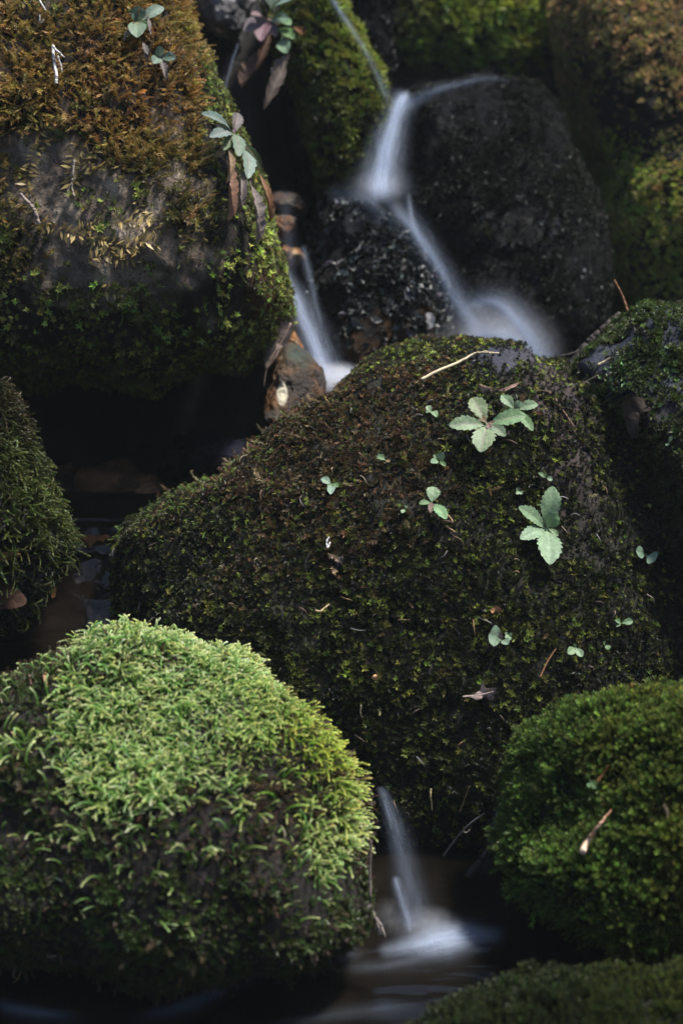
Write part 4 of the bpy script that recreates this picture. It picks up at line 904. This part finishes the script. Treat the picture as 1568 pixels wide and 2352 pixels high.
flat_leaf('grey brown dead leaf with long stalk draped over the orange brown stone', [(640, 738), (672, 742), (668, 772), (652, 800), (632, 825), (612, 845), (606, 815), (616, 780), (596, 800), (622, 752)], None, .0, np.array([.30, .22, .18]), .14, [(668, 742), (650, 780), (628, 815), (612, 850), (606, 890)], 5, t=1.665)
flat_leaf('curled brown bark scrap lying above the largest pale rosette', [(1098, 884), (1122, 898), (1160, 888), (1190, 880), (1180, 896), (1150, 908), (1118, 916)], CBK, .006, np.array([.26, .17, .12]), .25, None, 7, 'bark_scrap', 'bark')
flat_leaf('small mauve grey dead leaf in the middle of the central boulder', [(772, 1278), (786, 1276), (788, 1292), (784, 1302), (774, 1298)], CBK, .006, np.array([.26, .20, .21]), .2, None, 8)
flat_leaf('small reddish curled dead leaf above the broad round leaf pair', [(1124, 1400), (1140, 1392), (1152, 1400), (1144, 1408), (1130, 1408)], CBK, .006, np.array([.32, .15, .08]), .25, None, 9)
flat_leaf('rosy grey dead leaf stuck to the right flank of the pale green boulder', [(836, 1890), (850, 1878), (856, 1900), (848, 1925), (832, 1932), (838, 1910)], ['front_left'], .010, np.array([.34, .25, .24]), .15, None, 10)
flat_leaf('dull orange dead leaf under the left edge boulder at the picture edge', [(-20, 1275), (15, 1268), (48, 1272), (30, 1284), (-15, 1290)], ['left_edge'], .004, np.array([.30, .12, .04]), .1, None, 11)
flat_leaf('rust brown dead leaf at the waterline below the left edge boulder', [(-20, 1350), (20, 1340), (60, 1372), (50, 1392), (-20, 1398)], ['left_edge'], .006, np.array([.06, .028, .016]), .1, None, 12)
flat_leaf('tattered dark brown leaf scrap between the central boulder and the patched blue grey rock', [(1428, 930), (1470, 912), (1520, 920), (1500, 940), (1465, 950), (1460, 1000), (1440, 990)], CBK + ['right_middle'], .008, np.array([.05, .035, .028]), .3, None, 13)
flat_leaf('tiny orange bud scale in dark moss left of the star shaped dead leaf', [(852, 1556), (862, 1548), (868, 1556), (862, 1562)], CBK, .006, np.array([.5, .28, .14]), .3, None, 14, 'bud_scale', 'bud scale')
flat_leaf('brown bark scrap at the left edge in orange moss', [(-20, 150), (10, 152), (30, 175), (18, 198), (-20, 205)], ULK, .008, np.array([.16, .10, .08]), .15, None, 15, 'bark_scrap', 'bark')
flat_leaf('small orange bark chip at the edge of the rippled pool', [(120, 1352), (130, 1350), (127, 1370), (119, 1372)], None, 0, np.array([.40, .17, .06]), .1, None, 16, 'bark_chip', 'bark', t=1.44)

flat_leaf('whitish wet leaf scrap stuck on the right end of the black wet rock', [(965, 738), (972, 722), (988, 718), (998, 730), (992, 752), (978, 756), (975, 744)], None, 0, np.array([.5, .46, .42]), .15, None, 21, t=1.765)
flat_leaf('tan leaf scrap just below the whitish wet leaf scrap on the black wet rock', [(975, 772), (990, 765), (1006, 790), (1008, 808), (995, 800), (984, 790)], None, 0, np.array([.34, .22, .12]), .2, None, 22, t=1.765)

def stick(label, pts, keys, lift, r0, r1, col, name='dry_needle', cat='needle', t=None, branches=(), seed=0, tipcol=None):
    def w(p):
        if t is not None: return P(p[0], p[1], t)
        h, n = hit(p[0], p[1], keys, lift); return h + unit(CAM - h) * lift * .6
    W = np.array([w(p) for p in pts])
    ts_ = proj(W)[2]; md = np.median(ts_)
    W = np.array([P(p[0], p[1], np.clip(tt, md - .06, md + .06)) for p, tt in zip(pts, ts_)])
    V, F = tube(W, np.linspace(r0, r1, len(pts)), 48, 7, wob=r0 * .6)
    parts = [(V, F)]
    for bpts, br in branches:
        Wb = np.array([P(p[0], p[1], md - .002) for p in bpts]); parts.append(tube(Wb, np.linspace(br, br * .5, len(bpts)), 28, 6, wob=br))
    V, F = join(parts)
    k = np.clip((V - W[0]) @ (W[-1] - W[0]) / max(1e-9, ((W[-1] - W[0]) ** 2).sum()), 0, 1)
    cc = np.tile(col, (len(V), 1)) if tipcol is None else mixc(np.tile(col, (len(V), 1)), np.tile(tipcol, (len(V), 1)), k)
    cc = cc * (1 + .4 * fbm(V * [400, 400, 150] + seed, 3))[:, None]
    r_ = thing(name, label, cat, W[0])
    mesh_obj('shaft', V, F, M_WOOD, r_, col=np.clip(cc, .003, .9)); return r_
STRAW, ORNG, DARKB, WHITE = np.array([.58, .47, .30]), np.array([.40, .17, .06]), np.array([.09, .06, .045]), np.array([.62, .58, .54])
stick('pale bent straw lying across the top of the central boulder', [(967, 873), (1005, 852), (1050, 833), (1085, 814), (1105, 810), (1146, 811)], CBK, .019, .0015, .0008, STRAW, 'straw', 'straw', branches=[([(1105, 810), (1116, 806), (1128, 814)], .0006)])
stick('thick tan needle on the deep green boulder, paler at its lower end', [(1338, 1957), (1350, 1930), (1372, 1898), (1404, 1860)], ['front_right'], .030, .0022, .0005, np.array([.72, .52, .38]), tipcol=np.array([.30, .13, .05]))
stick('short orange needle above the thick tan needle on the deep green boulder', [(1372, 1795), (1386, 1775), (1396, 1758)], ['front_right'], .026, .0010, .0003, ORNG)
stick('thin brown needle at the right edge of the deep green boulder', [(1525, 1850), (1530, 1862), (1532, 1878)], ['front_right'], .026, .0010, .0004, np.array([.22, .16, .10]))
stick('thin dark twig reaching over the wet gap beside the lowest waterfall', [(1005, 1985), (1040, 1935), (1075, 1895), (1112, 1868)], CBK, .014, .0009, .0005, np.array([.26, .22, .20]), 'twig', 'twig', branches=[([(1062, 1908), (1070, 1912), (1078, 1905)], .0005)])
stick('black twig leaning from the right boulder into the front pool', [(1075, 2015), (1110, 1965), (1150, 1915)], None, .0, .0028, .0018, np.array([.035, .028, .025]), 'twig', 'twig', t=1.30)
stick('branched grey root dangling below the pale green boulder by the lowest waterfall', [(852, 1930), (850, 2010), (852, 2080), (860, 2108), (868, 2130), (872, 2146)], None, 0, .0008, .0009, np.array([.10, .07, .06]), 'hanging_root', 'root', t=1.185,
      branches=[([(852, 2080), (835, 2094), (812, 2098), (800, 2112), (790, 2130)], .0011), ([(852, 2085), (862, 2105), (874, 2125), (884, 2152)], .0012), ([(830, 2095), (818, 2110), (810, 2128)], .0009), ([(850, 2085), (846, 2110), (850, 2140)], .0008)], tipcol=np.array([.34, .28, .25]))
stick('slender brown stem standing at the right behind the patched blue grey rock', [(1445, 745), (1440, 715), (1428, 680), (1410, 642)], None, 0, .0014, .0006, np.array([.28, .13, .06]), 'dry_stalk', 'stem', t=1.60, branches=[([(1436, 705), (1446, 722), (1452, 745)], .0007), ([(1438, 745), (1436, 775), (1425, 800), (1415, 815)], .0007)])
stick('dark fallen branch wedged between the central boulder and the patched blue grey rock', [(1305, 850), (1340, 800), (1375, 765), (1425, 722)], None, 0, .0045, .0038, np.array([.045, .034, .028]), 'branch', 'branch', t=1.60, branches=[([(1345, 800), (1310, 812), (1280, 818)], .0011), ([(1370, 772), (1385, 768), (1400, 780)], .0012)])
stick('short pale stick at the junction of the central boulder and the patched blue grey rock', [(1372, 838), (1388, 830), (1402, 822)], CBK + ['right_middle'], .008, .0012, .0010, STRAW * .9, 'stick', 'stick')
stick('thin straw over the brown soil patch on the central boulder', [(1334, 886), (1352, 872), (1372, 862)], CBK + ['right_middle'], .008, .0006, .0005, STRAW * .8, 'straw', 'straw')
stick('long reddish needle on the brown soil patch of the central boulder', [(1240, 896), (1265, 904), (1290, 940), (1318, 980)], CBK, .006, .0006, .0006, np.array([.20, .11, .08]))
stick('yellow brown root lying beside the three leaved rosette with brown heart', [(1022, 1178), (1034, 1190), (1040, 1200)], CBK, .007, .0009, .0005, np.array([.34, .22, .12]), 'hanging_root', 'root', branches=[([(1024, 1208), (1036, 1216), (1044, 1222)], .0009)])
stick('pale yellow vertical straw near the foot of the central boulder', [(990, 1812), (988, 1830), (992, 1862)], CBK, .007, .0009, .0004, np.array([.42, .34, .16]), 'straw', 'straw')
stick('slanting thin straw above the wet gap, right of the pale yellow vertical straw', [(1056, 1865), (1064, 1840), (1078, 1806)], CBK, .007, .0006, .0004, np.array([.30, .19, .09]), 'straw', 'straw')
stick('orange slanting needle between the broad round leaf pair and the drooping seedling', [(1240, 1556), (1256, 1520), (1276, 1490)], CBK, .007, .0006, .0004, np.array([.28, .13, .06]))
stick('curled white stem fragment forking down on the orange moss', [(123, 105), (124, 128), (126, 150), (130, 172), (130, 192)], ULK, .014, .0012, .0014, WHITE, 'withered_straw', 'stem', branches=[([(123, 106), (134, 118), (148, 132)], .0012), ([(134, 128), (140, 146), (143, 166)], .0008)])
stick('dry grey stalk on bare stone of the orange mossed boulder', [(172, 368), (168, 400), (165, 428), (172, 452)], ULK, .008, .0010, .0008, np.array([.32, .26, .20]), 'dry_stalk', 'stem', branches=[([(166, 420), (156, 440), (150, 455)], .0006)])
stick('pinkish thorny stalk at the left of the bare stone', [(48, 445), (66, 465), (80, 485), (90, 514)], ULK, .010, .0012, .0018, np.array([.30, .23, .19]), 'dry_stalk', 'stem')
stick('thin white stem near the top left corner', [(92, 0), (98, 12), (106, 24)], ULK, .014, .0009, .0006, WHITE * .8, 'withered_straw', 'stem', branches=[([(92, 34), (94, 52), (102, 44)], .0006)])
stick('curly white stem fragment on the left part of the central boulder', [(756, 1234), (750, 1244), (752, 1258), (758, 1246)], CBK, .007, .0007, .0008, WHITE, 'withered_straw', 'stem')
stick('crooked yellow straw in dark moss left of the middle of the central boulder', [(724, 1402), (735, 1404), (745, 1396), (756, 1388)], CBK, .007, .0010, .0006, np.array([.46, .34, .18]), 'straw', 'straw')
stick('orange grass blade over the dark water at the left edge', [(0, 1330), (22, 1342), (40, 1362)], None, 0, .0006, .0004, np.array([.36, .22, .10]), 'grass_blade', 'grass', t=1.385)
stick('tan chip standing in moss at the upper left of the pale green boulder', [(104, 1548), (104, 1562), (108, 1580)], ['front_left'], .010, .0016, .0008, np.array([.42, .24, .14]), 'bark_chip', 'bark')
stick('reddish dry stalk at the left edge of the pale green boulder', [(66, 1530), (68, 1550), (72, 1572)], ['front_left'], .006, .0005, .0009, np.array([.20, .10, .08]), 'dry_stalk', 'stem')
# tiny loose litter caught in the moss
rs = np.random.default_rng(77); parts, cols = [], []
for b, n, f in ((CB, 300, lambda px, py, Pp, N: np.ones(len(px))), (FL, 90, lambda px, py, Pp, N: sstep(220, 60, px) + .1), (RM, 60, lambda px, py, Pp, N: np.ones(len(px)))):
    Pp, N, px, py = scatter(b, n, f, 90 + n, .1)
    for p, q in zip(Pp, N):
        d = unit(np.cross(q, rs.normal(size=3)) + .25 * q - np.array([0, 0, .5])); l = rs.uniform(.004, .013); s = unit(np.cross(q, d))
        pts = [p + q * .005, p + q * .007 + d * l * .5 + s * l * rs.uniform(-.12, .12), p + q * .005 + d * l]
        v, f_ = tube(pts, [rs.uniform(.0003, .0007), .0005, .0002], 7, 4); parts.append((v, f_))
        cc = [np.array([.30, .18, .09]), np.array([.40, .33, .22]), np.array([.18, .12, .09]), np.array([.28, .26, .25])][rs.integers(0, 4)] * rs.uniform(.35, .95); cols.append(np.tile(cc, (len(v), 1)))
V, F = join(parts); lt = mesh_obj('moss_litter', V, F, M_WOOD, col=np.concatenate(cols)); lt['kind'] = 'stuff'; lt['label'] = 'scattered dry stem bits and needles caught in the moss'

# ------------------------------------------------------------------ air volume added only to lift the near-black shadows
hv = np.array([[x, y, z] for z in (-1.6, 4.6) for y in (-19.0, 19.0) for x in (-19.0, 19.0)])
hf = np.array([[0, 2, 3, 1], [4, 5, 7, 6], [0, 1, 5, 4], [2, 6, 7, 3], [0, 4, 6, 2], [1, 3, 7, 5]])
hm, ht, hb = new_mat('shadow_lift_air'); ht.nodes.remove(hb)
hp = nn(ht, 'ShaderNodeVolumePrincipled'); hp.inputs['Color'].default_value = (.86, .95, .97, 1); hp.inputs['Density'].default_value = .0045
ht.links.new(hp.outputs[0], ht.nodes['Material Output'].inputs['Volume'])
hz = mesh_obj('added_haze', hv, hf, hm, smooth=False); hz['kind'] = 'stuff'; hz['label'] = 'thin air volume added to lift the shadows across the scene'
